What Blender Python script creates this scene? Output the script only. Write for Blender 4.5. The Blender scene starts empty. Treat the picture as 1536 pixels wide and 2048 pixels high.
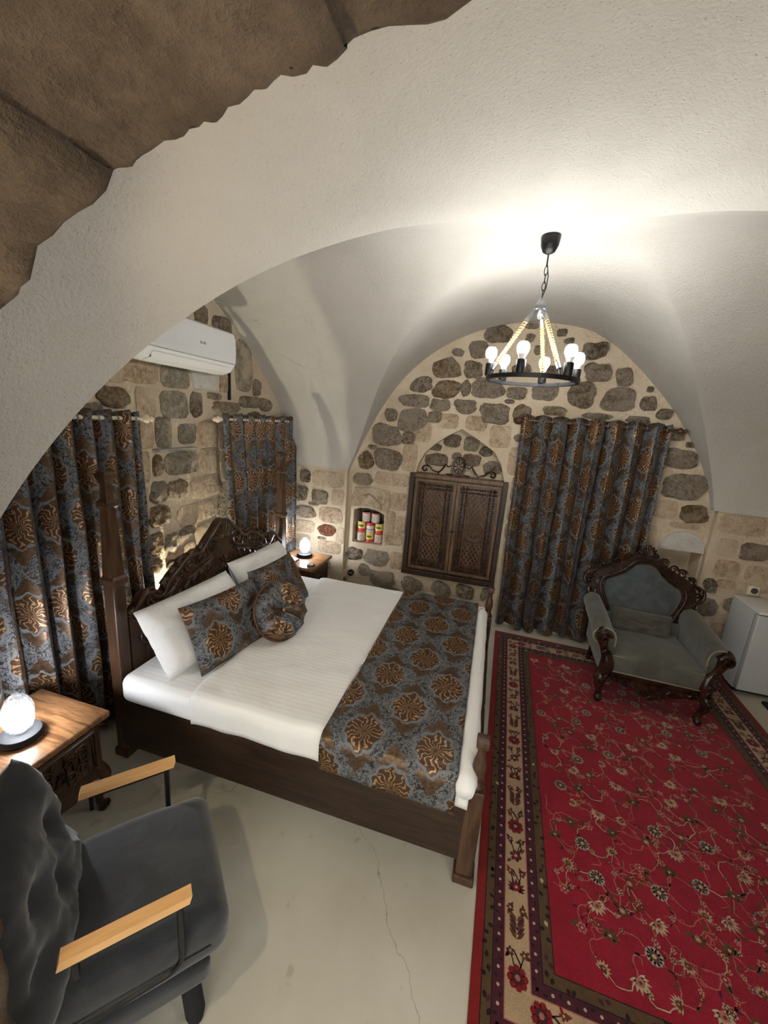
import bpy, math, random
import numpy as np
from mathutils import Vector, Matrix, noise as mnoise
from mathutils.geometry import tessellate_polygon

S = bpy.context.scene
COL = S.collection
rnd = random.Random(7)
PI = math.pi

# ------------------------------------------------------------------ camera
cam_d = bpy.data.cameras.new('camera')
cam = bpy.data.objects.new('camera', cam_d)
COL.objects.link(cam)
S.camera = cam
cam_d.sensor_fit = 'VERTICAL'
cam_d.sensor_height = 36.0
cam_d.sensor_width = 27.0
cam_d.lens = 797.0 / 2048.0 * 36.0
cam_d.clip_start = 0.02
c_r = Vector((0.9592384, 0.27269269, 0.07416465))
c_u = Vector((-0.13143872, 0.19818682, 0.97131141))
c_f = Vector((-0.25017107, 0.9414673, -0.22595078))
cam.matrix_world = Matrix(((c_r.x, c_u.x, -c_f.x, 0.0), (c_r.y, c_u.y, -c_f.y, 0.0), (c_r.z, c_u.z, -c_f.z, 2.0), (0, 0, 0, 1)))

# ------------------------------------------------------------------ world (dim hallway behind the doorway) and exposure
w = bpy.data.worlds.new('world')
S.world = w
w.use_nodes = True
w.node_tree.nodes['Background'].inputs[0].default_value = (1.0, 0.97, 0.90, 1)
w.node_tree.nodes['Background'].inputs[1].default_value = 1.1
S.view_settings.view_transform = 'Standard'
S.view_settings.look = 'None'
S.view_settings.gamma = 1.0
S.view_settings.use_curve_mapping = False
S.view_settings.exposure = 1.28
S.cycles.max_bounces = 6
S.cycles.diffuse_bounces = 4
S.cycles.use_light_tree = False
S.cycles.adaptive_threshold = 0.08
S.cycles.adaptive_min_samples = 14
BULB = 70.0          # chandelier bulb radiance
LAMP = 115.0          # table lamp filament radiance
SCONCE_L = 28.0
SCONCE_R = 21.0

# ------------------------------------------------------------------ node helpers
class V:
    """a float socket or number; operators make Math nodes"""
    def __init__(s, t, x): s.t, s.x = t, x
    def m(s, op, *o, clamp=False):
        n = s.t.nodes.new('ShaderNodeMath'); n.operation = op; n.use_clamp = clamp
        for i, a in enumerate((s,) + o):
            a = a.x if isinstance(a, V) else a
            if isinstance(a, (int, float)): n.inputs[i].default_value = a
            else: s.t.links.new(a, n.inputs[i])
        return V(s.t, n.outputs[0])
    def __add__(s, o): return s.m('ADD', o)
    __radd__ = __add__
    def __sub__(s, o): return s.m('SUBTRACT', o)
    def __rsub__(s, o): return V(s.t, o).m('SUBTRACT', s)
    def __mul__(s, o): return s.m('MULTIPLY', o)
    __rmul__ = __mul__
    def __truediv__(s, o): return s.m('DIVIDE', o)
    def fract(s): return s.m('FRACT')
    def abs(s): return s.m('ABSOLUTE')
    def sin(s): return s.m('SINE')
    def cos(s): return s.m('COSINE')
    def lt(s, o): return s.m('LESS_THAN', o)
    def gt(s, o): return s.m('GREATER_THAN', o)
    def min(s, o): return s.m('MINIMUM', o)
    def max(s, o): return s.m('MAXIMUM', o)
    def sqrt(s): return s.m('SQRT')
    def step(s, a, b):
        n = s.t.nodes.new('ShaderNodeMapRange'); n.interpolation_type = 'SMOOTHSTEP'
        s.t.links.new(s.x, n.inputs[0]); n.inputs[1].default_value = a; n.inputs[2].default_value = b
        return V(s.t, n.outputs[0])

class Mat:
    def __init__(s, name, color=(.5, .5, .5), rough=.6, metal=0.0, spec=.5):
        s.m = bpy.data.materials.new(name); s.m.use_nodes = True
        s.t = s.m.node_tree; s.b = s.t.nodes['Principled BSDF']
        s.b.inputs['Base Color'].default_value = (*color, 1)
        s.b.inputs['Roughness'].default_value = rough
        s.b.inputs['Metallic'].default_value = metal
        s.b.inputs['Specular IOR Level'].default_value = spec
        s.co = None
    def n(s, typ, **kw):
        nd = s.t.nodes.new('ShaderNode' + typ)
        for k, v in kw.items(): setattr(nd, k, v)
        return nd
    def lk(s, a, b): s.t.links.new(a.x if isinstance(a, V) else a, b)
    def coord(s, kind='Object'):
        if s.co is None: s.co = s.n('TexCoord')
        return s.co.outputs[kind]
    def scaled(s, vec, sc):
        mp = s.n('Mapping'); s.lk(vec, mp.inputs[0]); mp.inputs['Scale'].default_value = sc
        return mp.outputs[0]
    def noise(s, vec, scale, detail=3, rough=.55, dist=0.0):
        nd = s.n('TexNoise'); s.lk(vec, nd.inputs['Vector'])
        nd.inputs['Scale'].default_value = scale; nd.inputs['Detail'].default_value = detail
        nd.inputs['Roughness'].default_value = rough; nd.inputs['Distortion'].default_value = dist
        return V(s.t, nd.outputs[0])
    def vor(s, vec, scale, feature='F1', rand=1.0):
        nd = s.n('TexVoronoi'); nd.feature = feature; s.lk(vec, nd.inputs['Vector'])
        nd.inputs['Scale'].default_value = scale; nd.inputs['Randomness'].default_value = rand
        return V(s.t, nd.outputs['Distance'])
    def ramp(s, fac, stops):
        nd = s.n('ValToRGB'); s.lk(fac, nd.inputs[0]); e = nd.color_ramp.elements
        while len(e) < len(stops): e.new(0.5)
        for el, (p, c) in zip(e, stops): el.position = p; el.color = (*c, 1)
        return nd.outputs[0]
    def mix(s, fac, a, b):
        nd = s.n('Mix'); nd.data_type = 'RGBA'
        if isinstance(fac, (int, float)): nd.inputs[0].default_value = fac
        else: s.lk(fac, nd.inputs[0])
        for i, c in ((6, a), (7, b)):
            if isinstance(c, tuple): nd.inputs[i].default_value = (*c, 1)
            else: s.lk(c, nd.inputs[i])
        return nd.outputs[2]
    def rand(s):
        return V(s.t, s.n('ObjectInfo').outputs['Random'])
    def color(s, out): s.lk(out, s.b.inputs['Base Color']); return s
    def rough(s, v): s.lk(v, s.b.inputs['Roughness']); return s
    def bump(s, h, strength=.5, dist=.01):
        nd = s.n('Bump'); nd.inputs['Strength'].default_value = strength; nd.inputs['Distance'].default_value = dist
        s.lk(h, nd.inputs['Height']); s.lk(nd.outputs[0], s.b.inputs['Normal']); return s

def offset_vec(M, vec, v, k=37.0):
    """shift a coordinate by a random per object so that copies differ"""
    nd = M.n('VectorMath'); nd.operation = 'ADD'; M.lk(vec, nd.inputs[0])
    c = M.n('CombineXYZ'); 
    for i in range(3): M.lk(v * (k + 11 * i), c.inputs[i])
    M.lk(c.outputs[0], nd.inputs[1]); return nd.outputs[0]

# ------------------------------------------------------------------ materials
MT = {}
def plaster(name, ca, cb, bs=.35):
    M = Mat(name, rough=.9, spec=.2); c = M.coord()
    n1 = M.noise(c, 1.3, 4); n2 = M.noise(c, 95, 3, .6); n3 = M.noise(c, 7, 5, .65)
    M.color(M.mix(n1.step(.3, .7), ca, cb))
    pit = M.vor(c, 60).step(.0, .22); M.bump(n2 * .7 + n3 * .8 + pit * .35, bs, .013); return M.m
MT['plaster'] = plaster('white_plaster', (.59, .565, .525), (.53, .505, .465), .6)

M = Mat('lime_mortar', rough=.95, spec=.15); c = M.coord()
n1 = M.noise(c, 3, 5); n2 = M.noise(c, 40, 4, .65)
M.color(M.mix(n1.step(.3, .7), (.72, .61, .465), (.61, .50, .365))); M.bump(n1 * 1.8 + n2 * .8, .8, .03); MT['mortar'] = M.m

def stone(name, stops, bs, sc=1.0, spread=.5):
    M = Mat(name, rough=.92, spec=.2); c = offset_vec(M, M.coord(), M.rand())
    n1 = M.noise(c, 8 * sc, 6, .7, .8); n2 = M.noise(c, 42 * sc, 6, .75, .6); n3 = M.noise(c, 110 * sc, 3, .7); v = M.vor(c, 34 * sc)
    f = (n1 * .6 + n2 * .95 - .28) + (M.rand() - .5) * spread * .22
    col = M.ramp(f, stops)
    smear = M.noise(c, 5.5 * sc, 3, .6, .5).step(.52, .66)
    col = M.mix(smear * .75, col, (.64, .535, .40))
    M.color(M.mix(n3.step(.56, .66) * .75, col, stops[-1][1])); M.bump(n1 * .9 + n2 * 1.3 + n3 * .35 + v * .3, bs, .055); return M.m
MT['s0'] = stone('rough_fieldstone', [(.30, (.17, .11, .064)), (.41, (.35, .265, .175)), (.50, (.50, .405, .30)), (.60, (.68, .60, .49))], 1.0)
MT['s1'] = stone('dark_fieldstone', [(.32, (.11, .075, .048)), (.43, (.25, .185, .125)), (.53, (.42, .34, .25)), (.63, (.64, .57, .47))], 1.0)
MT['s2'] = stone('ochre_fieldstone', [(.32, (.18, .10, .042)), (.43, (.38, .245, .12)), (.52, (.52, .39, .255)), (.62, (.66, .58, .47))], 1.0)
MT['s3'] = stone('red_fieldstone', [(.36, (.22, .06, .025)), (.47, (.42, .15, .07)), (.55, (.46, .29, .19)), (.66, (.6, .5, .4))], 1.0)
MT['s4'] = stone('dressed_limestone', [(.32, (.31, .215, .14)), (.45, (.47, .35, .24)), (.55, (.55, .43, .305)), (.68, (.63, .53, .40))], .5, .7)
MT['s5'] = stone('grey_limestone', [(.32, (.15, .125, .09)), (.46, (.26, .225, .165)), (.56, (.34, .30, .23)), (.68, (.48, .43, .34))], .6, .7)
MT['s6'] = stone('pale_stone', [(.3, (.55, .53, .48)), (.5, (.64, .62, .58)), (.7, (.7, .69, .66))], .4, .8)

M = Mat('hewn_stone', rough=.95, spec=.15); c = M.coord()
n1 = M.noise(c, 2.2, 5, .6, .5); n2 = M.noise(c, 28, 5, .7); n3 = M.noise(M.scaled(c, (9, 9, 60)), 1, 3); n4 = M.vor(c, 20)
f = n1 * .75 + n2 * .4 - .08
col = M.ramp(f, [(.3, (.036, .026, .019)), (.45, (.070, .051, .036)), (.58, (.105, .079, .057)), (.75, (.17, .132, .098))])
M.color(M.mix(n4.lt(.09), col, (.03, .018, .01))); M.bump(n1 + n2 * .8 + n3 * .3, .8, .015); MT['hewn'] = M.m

M = Mat('screed_floor', rough=.5, spec=.4); c = M.coord()
n1 = M.noise(c, 1.6, 5, .6); n2 = M.noise(c, 12, 5, .65); n3 = M.noise(c, 4.3, 2)
cw = M.n('VectorMath'); cw.operation = 'MULTIPLY_ADD'; nn = M.n('TexNoise'); M.lk(c, nn.inputs['Vector']); nn.inputs['Scale'].default_value = 5; nn.inputs['Detail'].default_value = 4
M.lk(nn.outputs['Color'], cw.inputs[0]); cw.inputs[1].default_value = (.22, .22, 0); M.lk(c, cw.inputs[2])
crk = M.vor(cw.outputs[0], .75, 'DISTANCE_TO_EDGE').lt(.0012)
sp = M.noise(c, 9, 2).step(.66, .76)
base = M.mix(n1.step(.3, .7) * .6 + n2 * .4, (.47, .44, .36), (.60, .575, .49))
base = M.mix(sp * .5, base, (.30, .25, .18))
M.color(M.mix(crk * .6, base, (.2, .17, .12))); M.rough(n2 * .25 + .38); M.bump(n2, .08, .004); MT['floor'] = M.m

def wood(name, a, b, rough=.4, sc=(4, 40, 40), bs=.15, coord='Object'):
    M = Mat(name, rough=rough, spec=.45); c = M.coord(coord)
    n = M.noise(M.scaled(c, sc), 1.0, 5, .6, .8); n2 = M.noise(M.scaled(c, tuple(x * 3 for x in sc)), 1.0, 3)
    M.color(M.mix((n * .75 + n2 * .3).step(.32, .72), a, b)); M.bump(n + n2, bs, .004); return M.m
MT['walnut_x'] = wood('dark_walnut_along_x', (.012, .006, .0035), (.046, .023, .012))
MT['walnut_y'] = wood('dark_walnut_along_y', (.012, .006, .0035), (.046, .023, .012), sc=(40, 4, 40))
MT['walnut_z'] = wood('dark_walnut_upright', (.030, .014, .007), (.10, .050, .025), sc=(40, 40, 4))
MT['carved'] = wood('carved_dark_wood', (.022, .011, .006), (.085, .042, .022), rough=.3, sc=(14, 14, 14), bs=.3)
MT['table_top'] = wood('polished_brown_wood', (.10, .042, .016), (.34, .17, .075), rough=.28, sc=(5, 34, 34), bs=.05)
MT['shutter'] = wood('brown_shutter_wood', (.018, .010, .007), (.060, .033, .021), rough=.45, sc=(30, 30, 5))
MT['shutter_light'] = wood('pale_and_lit_brown_wood', (.085, .048, .026), (.20, .118, .066), rough=.45, sc=(30, 30, 5))  # paler door wood; on the top board it carries chandelier light
MT['ebony'] = wood('polished_ebony_wood', (.008, .004, .003), (.045, .020, .012), rough=.22, sc=(14, 14, 14), bs=.3)
MT['beech'] = wood('beech_armrest', (.60, .33, .13), (.72, .43, .19), rough=.35, sc=(3, 40, 40), bs=.03)
MT['rod_brown'] = wood('brown_rod', (.05, .022, .012), (.12, .055, .03), rough=.35)

def plain(key, name, col, rough=.5, metal=0., spec=.5, ns=60, bs=.05, var=.12):
    M = Mat(name, rough=rough, metal=metal, spec=spec); n = M.noise(M.coord(), ns, 3)
    M.color(M.mix(n.step(.3, .7), tuple(x * (1 - var) for x in col), tuple(min(1, x * (1 + var)) for x in col)))
    M.bump(n, bs, .002); MT[key] = M.m
plain('black_metal', 'black_metal', (.012, .012, .014), .35, .4)
plain('nickel', 'grey_nickel', (.30, .31, .33), .3, .9)
plain('white_plastic', 'white_plastic', (.80, .81, .83), .35, var=.02)
plain('grey_plastic', 'grey_plastic', (.30, .31, .33), .45, var=.05)
plain('fridge', 'silver_grey_enamel', (.56, .58, .60), .4, .1, var=.04)
plain('fridge_top', 'white_enamel', (.72, .72, .70), .4, var=.03)
plain('cream_rod', 'cream_painted_rod', (.70, .60, .45), .4, var=.05)
plain('black_matte', 'matte_black_lamp_base', (.018, .018, .020), .75, spec=.2, var=.1)
plain('black_rubber', 'black_rubber', (.01, .01, .011), .7)
plain('rope', 'twisted_jute_rope', (.40, .28, .13), .9, ns=200, bs=.5, var=.3)
plain('brass', 'aged_brass', (.35, .2, .08), .35, .8)
plain('lining', 'navy_curtain_lining', (.010, .012, .035), .8)
plain('grey_rim', 'dark_bezel', (.05, .05, .055), .4)
plain('tin', 'tin_can_metal', (.45, .42, .38), .3, .9)
plain('screen', 'pale_card', (.55, .62, .72), .3)
plain('white_edge', 'white_cable', (.75, .75, .75), .5)

def velvet(key, name, a, b, sheen=.4, ns=6):
    M = Mat(name, rough=.85, spec=.2); c = M.coord(); n = M.noise(c, ns, 5, .65, .5); n2 = M.noise(c, 220, 2)
    M.color(M.mix((n * .8 + n2 * .25).step(.35, .7), a, b)); M.bump(n2, .25, .002)
    M.b.inputs['Sheen Weight'].default_value = sheen; M.b.inputs['Sheen Roughness'].default_value = .5; MT[key] = M.m
velvet('charcoal', 'charcoal_suede', (.022, .024, .028), (.040, .043, .048))
velvet('sage', 'sage_grey_velvet', (.065, .066, .054), (.115, .115, .092), .3)
velvet('sage_blue', 'blue_grey_jacquard', (.050, .060, .064), (.085, .096, .097), .3, 14)
velvet('taupe', 'taupe_velvet', (.060, .054, .045), (.10, .09, .073), .3)
velvet('piping', 'pale_braid_piping', (.20, .18, .13), (.30, .27, .20), .1)

# white bed linen with a fine woven stripe
M = Mat('white_striped_linen', rough=.75, spec=.25); c = M.coord(); sx = M.n('SeparateXYZ'); M.lk(c, sx.inputs[0])
st = (V(M.t, sx.outputs['Y']) * 210.0).sin().step(-.4, .4); n = M.noise(c, 5, 4); n2 = M.noise(c, 2.2, 3, .5, .8)
M.color(M.mix(st, (.83, .83, .825), (.87, .87, .865))); M.bump(n * .8 + n2 * 1.6 + st * .02, .4, .02)
M.b.inputs['Sheen Weight'].default_value = .1; MT['linen'] = M.m
M = Mat('white_cotton', rough=.8, spec=.2); n = M.noise(M.coord(), 9, 4, .6, .6)
M.color(M.mix(n, (.82, .82, .815), (.87, .87, .865))); M.bump(n, .5, .015); MT['cotton'] = M.m

def damask(key, name):
    """staggered copper medallions in a slate-grey scroll lattice on brown satin; UV in metres"""
    M = Mat(name, rough=.5); t = M.t; uv = M.coord('UV'); sp = M.n('SeparateXYZ'); M.lk(uv, sp.inputs[0])
    nw = M.n('TexNoise'); M.lk(uv, nw.inputs['Vector']); nw.inputs['Scale'].default_value = 30; nw.inputs['Detail'].default_value = 2
    ws = M.n('SeparateXYZ'); M.lk(nw.outputs['Color'], ws.inputs[0])
    u = V(t, sp.outputs[0]) + (V(t, ws.outputs[0]) - .5) * .030; v = V(t, sp.outputs[1]) + (V(t, ws.outputs[1]) - .5) * .030
    nz = M.noise(uv, 60, 2, .5); nf = M.noise(uv, 150, 2, .5)
    PX, PY = .33, .45
    def cell(ox, oy):
        dx = ((u / PX + ox).fract() - .5) * PX; dy = ((v / PY + oy).fract() - .5) * PY
        e = .5 - dx.abs() / PX - dy.abs() / PY          # > 0 inside this diamond cell
        return dx, dy, e
    x1, y1, e1 = cell(.5, .5); x2, y2, e2 = cell(0., 0.)
    pick = e1.gt(e2); dx = x2 + (x1 - x2) * pick; dy = y2 + (y1 - y2) * pick; e = e1.max(e2)
    th = dy.m('ARCTAN2', dx)
    r = ((dx / .086).abs().m('POWER', 1.6) + (dy / .104).abs().m('POWER', 1.6)) * (1.0 + .10 * (th * 10.0).cos())
    med = r.lt(1.0)
    rr = (dx.m('POWER', 2.0) + dy.m('POWER', 2.0)).sqrt()
    vein = ((th * 15.0) + (rr * 130.0).sin() * 1.5 + (V(t, ws.outputs[2]) - .5) * 12.0).sin()
    veinm = vein.gt(.66) * r.lt(.93) * rr.gt(.008)
    ew = e + (nz - .5) * .10
    satin = dy.abs().gt(.104) * ew.gt(.052) * (r + (nz - .5) * .6).gt(1.18)
    c1 = (M.noise(uv, 36, 1, .4, 1.8) - .5).abs().lt(.026); c2 = (M.noise(uv, 62, 1, .4, 1.2) - .5).abs().lt(.036)
    lace = c1.max(c2) * (r.gt(1.25)) * (1.0 - satin)
    holes = (M.noise(uv, 48, 1, .4, .8)).gt(.615) * ew.lt(.09) * r.gt(1.5)
    grey = M.mix(nf, (.120, .128, .140), (.170, .179, .192))
    dark = (.016, .011, .010)
    brown = M.mix(nz.step(.3, .7), (.080, .050, .030), (.140, .088, .052))
    g2 = M.mix(lace.max(holes), grey, dark)
    col = M.mix(satin, g2, brown)
    col = M.mix(med, col, (.070, .034, .015)); col = M.mix(veinm * med, col, (.44, .28, .15))
    M.color(col)
    met = satin * .6 + med * .35 + veinm * med * .35
    M.lk(met, M.b.inputs['Metallic'])
    M.rough(.60 - satin * .24 - med * .16)
    M.bump(med * .5 - veinm * .5 + (1.0 - satin) * .4 - lace * .4 + nf * .3, .3, .002); MT[key] = M.m
damask('damask', 'grey_and_copper_damask')

def emit(key, name, col, s):
    m = bpy.data.materials.new(name); m.use_nodes = True; t = m.node_tree; t.nodes.clear()
    e = t.nodes.new('ShaderNodeEmission'); e.inputs[0].default_value = (*col, 1); e.inputs[1].default_value = s
    o = t.nodes.new('ShaderNodeOutputMaterial'); t.links.new(e.outputs[0], o.inputs[0]); MT[key] = m
emit('bulb', 'lit_bulb', (1.0, 1.0, .965), BULB)
emit('lamp_core', 'lit_lamp_core', (.95, .97, 1.0), LAMP)
emit('sconce_bulb', 'lit_warm_bulb', (1.0, .80, .52), 25)
emit('strip', 'lit_led_strip', (1.0, .95, .72), 650)
# thin clear glass
m = bpy.data.materials.new('clear_faceted_glass'); m.use_nodes = True; t = m.node_tree; t.nodes.clear()
tr = t.nodes.new('ShaderNodeBsdfTransparent'); tl = t.nodes.new('ShaderNodeBsdfTranslucent'); gl = t.nodes.new('ShaderNodeBsdfGlossy')
gl.inputs['Roughness'].default_value = .05; tl.inputs[0].default_value = (.9, .95, 1, 1); tr.inputs[0].default_value = (.96, .98, 1, 1)
nz = t.nodes.new('ShaderNodeTexNoise'); nz.inputs['Scale'].default_value = 40; mr = t.nodes.new('ShaderNodeMapRange'); mr.inputs[3].default_value = .0; mr.inputs[4].default_value = .07
t.links.new(nz.outputs[0], mr.inputs[0])
m1 = t.nodes.new('ShaderNodeMixShader'); t.links.new(mr.outputs[0], m1.inputs[0]); t.links.new(tr.outputs[0], m1.inputs[1]); t.links.new(tl.outputs[0], m1.inputs[2])
m2 = t.nodes.new('ShaderNodeMixShader'); lw_ = t.nodes.new('ShaderNodeLayerWeight'); lw_.inputs[0].default_value = .35; t.links.new(lw_.outputs['Facing'], m2.inputs[0]); t.links.new(m1.outputs[0], m2.inputs[1]); t.links.new(gl.outputs[0], m2.inputs[2])
o = t.nodes.new('ShaderNodeOutputMaterial'); t.links.new(m2.outputs[0], o.inputs[0]); MT['glass'] = m

def pile(key, col, var=.22):
    M = Mat('wool_pile_' + key, rough=1.0, spec=.05); c = M.coord(); n = M.noise(c, 260, 2); n2 = M.noise(c, 7, 4)
    M.color(M.mix((n * .6 + n2 * .5).step(.3, .75), tuple(x * (1 - var) for x in col), tuple(x * (1 + var) for x in col)))
    M.bump(n, .7, .004); M.b.inputs['Sheen Weight'].default_value = .15; MT['pile_' + key] = M.m
pile('red', (.25, .010, .024)); pile('brick', (.19, .014, .014)); pile('olive', (.085, .052, .024)); pile('plum', (.060, .014, .022))
pile('cream', (.40, .28, .17)); pile('sand', (.42, .33, .22)); pile('grey', (.30, .26, .22)); pile('rose', (.36, .13, .10)); pile('brown', (.10, .040, .018)); pile('black', (.016, .010, .012))

# ------------------------------------------------------------------ mesh builder
class MB:
    def __init__(s): s.v = []; s.f = []; s.mi = []; s.uv = None; s.cur = 0
    def add(s, verts, faces):
        o = len(s.v); s.v += [tuple(p) for p in verts]
        for f in faces: s.f.append(tuple(i + o for i in f)); s.mi.append(s.cur)
        return s
    def box(s, a, b, r=0.0, k=1, xf=None):
        """axis box from corner a to corner b, edges rounded by r"""
        c = [(p + q) / 2 for p, q in zip(a, b)]; h = [abs(q - p) / 2 for p, q in zip(a, b)]
        if r <= 0:
            vs = [(c[0] + sx * h[0], c[1] + sy * h[1], c[2] + sz * h[2]) for sx in (-1, 1) for sy in (-1, 1) for sz in (-1, 1)]
            fs = [(0, 1, 3, 2), (4, 6, 7, 5), (0, 4, 5, 1), (2, 3, 7, 6), (0, 2, 6, 4), (1, 5, 7, 3)]
            if xf: vs = [xf(*p) for p in vs]
            return s.add(vs, fs)
        r = min(r, min(h) * .999)
        return s.rbox(c, h, r, k, xf)
    def rbox(s, c, h, r, k=2, xf=None, mid=0):
        """rounded box; mid extra subdivisions of the flat part"""
        def axis(hh):
            inn = hh - r; a = []
            for i in range(k + 1): a.append(-inn - r * math.tan((1 - i / k) * PI / 4))
            for i in range(1, mid + 1): a.append(-inn + 2 * inn * i / (mid + 1))
            for i in range(k + 1): a.append(inn + r * math.tan(i / k * PI / 4))
            return a
        ax = [axis(x) for x in h]; idx = {}; vs = []; fs = []
        def vert(p):
            q = [max(-(hh - r), min(hh - r, x)) for x, hh in zip(p, h)]
            d = Vector([x - y for x, y in zip(p, q)])
            if d.length > 1e-9: d.normalize()
            P = [q[i] + r * d[i] + c[i] for i in range(3)]
            key = tuple(round(x, 6) for x in P)
            if key not in idx: idx[key] = len(vs); vs.append(tuple(P))
            return idx[key]
        for A in range(3):
            B, Cc = (A + 1) % 3, (A + 2) % 3
            for sg in (-1, 1):
                for i in range(len(ax[B]) - 1):
                    for j in range(len(ax[Cc]) - 1):
                        q = []
                        for (ii, jj) in ((i, j), (i + 1, j), (i + 1, j + 1), (i, j + 1)):
                            p = [0, 0, 0]; p[A] = sg * h[A]; p[B] = ax[B][ii]; p[Cc] = ax[Cc][jj]; q.append(vert(p))
                        if sg < 0: q.reverse()
                        q2 = []
                        for x in q:
                            if x not in q2: q2.append(x)
                        if len(q2) > 2: fs.append(tuple(q2))
        if xf: vs = [xf(*p) for p in vs]
        return s.add(vs, fs)
    def lathe(s, prof, c=(0, 0, 0), n=16, axis=None, cap=True):
        """prof: list of (radius, height)"""
        vs = []; fs = []
        for r, z in prof:
            for i in range(n):
                a = 2 * PI * i / n; p = Vector((r * math.cos(a), r * math.sin(a), z))
                if axis is not None: p = axis @ p
                vs.append((p.x + c[0], p.y + c[1], p.z + c[2]))
        for j in range(len(prof) - 1):
            for i in range(n):
                k = (i + 1) % n; fs.append((j * n + i, j * n + k, (j + 1) * n + k, (j + 1) * n + i))
        if cap:
            if prof[0][0] > 1e-5: fs.append(tuple(range(n - 1, -1, -1)))
            if prof[-1][0] > 1e-5: fs.append(tuple((len(prof) - 1) * n + i for i in range(n)))
        return s.add(vs, fs)
    def tube(s, pts, rad, n=8, closed=False, squash=None, cap=True):
        """sweep a circle along pts; rad number or list; squash=(vector, factor) flattens along a direction"""
        P = [Vector(p) for p in pts]; m = len(P)
        R = rad if isinstance(rad, (list, tuple)) else [rad] * m
        T = []
        for i in range(m):
            a = P[(i - 1) % m] if (closed or i > 0) else P[i]; b = P[(i + 1) % m] if (closed or i < m - 1) else P[i]
            d = b - a; T.append(d.normalized() if d.length > 1e-9 else Vector((0, 0, 1)))
        N = T[0].orthogonal().normalized(); vs = []; fs = []
        sq = None
        if squash: sq = (Vector(squash[0]).normalized(), squash[1])
        for i in range(m):
            N = (N - T[i] * N.dot(T[i]))
            N = N.normalized() if N.length > 1e-6 else T[i].orthogonal().normalized()
            B = T[i].cross(N)
            for j in range(n):
                a = 2 * PI * j / n; o = (N * math.cos(a) + B * math.sin(a)) * R[i]
                if sq: o = o - sq[0] * (o.dot(sq[0]) * (1 - sq[1]))
                vs.append(tuple(P[i] + o))
        for i in range(m if closed else m - 1):
            k = (i + 1) % m
            for j in range(n):
                l = (j + 1) % n; fs.append((i * n + j, i * n + l, k * n + l, k * n + j))
        if cap and not closed:
            fs.append(tuple(range(n - 1, -1, -1))); fs.append(tuple((m - 1) * n + j for j in range(n)))
        return s.add(vs, fs)
    def grid(s, fn, nu, nv, uvfn=None):
        o = len(s.v); vs = [fn(i / nu, j / nv) for j in range(nv + 1) for i in range(nu + 1)]
        fs = [(j * (nu + 1) + i, j * (nu + 1) + i + 1, (j + 1) * (nu + 1) + i + 1, (j + 1) * (nu + 1) + i) for j in range(nv) for i in range(nu)]
        if uvfn:
            if s.uv is None: s.uv = {}
            for j in range(nv + 1):
                for i in range(nu + 1): s.uv[o + j * (nu + 1) + i] = uvfn(i / nu, j / nv)
        return s.add(vs, fs)
    def prism(s, poly, fn, d0, d1, holes=()):
        """extrude a 2-D outline; fn(u, v, d) -> xyz"""
        loops = [[Vector((u, v, 0)) for u, v in L] for L in [poly, *holes]]
        tri = tessellate_polygon(loops); flat = [p for L in loops for p in L]; n = len(flat)
        vs = [fn(p.x, p.y, d1) for p in flat] + [fn(p.x, p.y, d0) for p in flat]
        fs = [tuple(t) for t in tri] + [tuple(n + i for i in reversed(t)) for t in tri]
        o = 0
        for L in loops:
            k = len(L)
            for i in range(k): fs.append((o + i, o + (i + 1) % k, n + o + (i + 1) % k, n + o + i))
            o += k
        return s.add(vs, fs)
    def obj(s, name, mat, parent=None, smooth=None, loc=(0, 0, 0), rot=None):
        me = bpy.data.meshes.new(name); me.from_pydata(s.v, [], s.f)
        mats = mat if isinstance(mat, (list, tuple)) else [mat]
        for mm in mats: me.materials.append(MT[mm])
        if len(mats) > 1: me.polygons.foreach_set('material_index', s.mi)
        if s.uv:
            L = me.uv_layers.new(name='uv'); 
            for lp in me.loops: L.data[lp.index].uv = s.uv.get(lp.vertex_index, (0, 0))
        if smooth is not None:
            me.polygons.foreach_set('use_smooth', [True] * len(me.polygons))
            if smooth < 180: me.set_sharp_from_angle(angle=math.radians(smooth))
        me.update()
        o = bpy.data.objects.new(name, me); COL.objects.link(o); o.location = loc
        if rot: o.rotation_euler = rot
        if parent: o.parent = parent
        return o

def tag(o, label, cat, group=None, kind=None):
    o['label'] = label; o['category'] = cat
    if group: o['group'] = group
    if kind: o['kind'] = kind
    return o
def struct(o, label=None):
    o['kind'] = 'structure'
    if label: o['label'] = label
    return o
def thing(name, label, cat, loc=(0, 0, 0), rz=0.0, group=None):
    o = bpy.data.objects.new(name, None); COL.objects.link(o); o.empty_display_size = .1
    o.location = loc; o.rotation_euler = (0, 0, rz); return tag(o, label, cat, group)
def copy_tree(o, parent=None):
    c = o.copy(); COL.objects.link(c); c.parent = parent
    for ch in o.children: copy_tree(ch, c)
    return c
def spiral(cx, cy, r0, r1, a0, turns, n=20):
    return [(cx + (r0 + (r1 - r0) * i / n) * math.cos(a0 + turns * 2 * PI * i / n), cy + (r0 + (r1 - r0) * i / n) * math.sin(a0 + turns * 2 * PI * i / n)) for i in range(n + 1)]
def catmull(pts, n=6, closed=False):
    P = [np.array(p, float) for p in pts]; m = len(P); out = []
    for i in range(m if closed else m - 1):
        g = (lambda k: P[k % m]) if closed else (lambda k: P[max(0, min(m - 1, k))])
        a, b, c, d = g(i - 1), g(i), g(i + 1), g(i + 2)
        for j in range(n):
            t = j / n; out.append(tuple(.5 * ((2 * b) + (c - a) * t + (2 * a - 5 * b + 4 * c - d) * t * t + (3 * b - a - 3 * c + d) * t ** 3)))
    if not closed: out.append(tuple(P[-1]))
    return out
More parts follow.
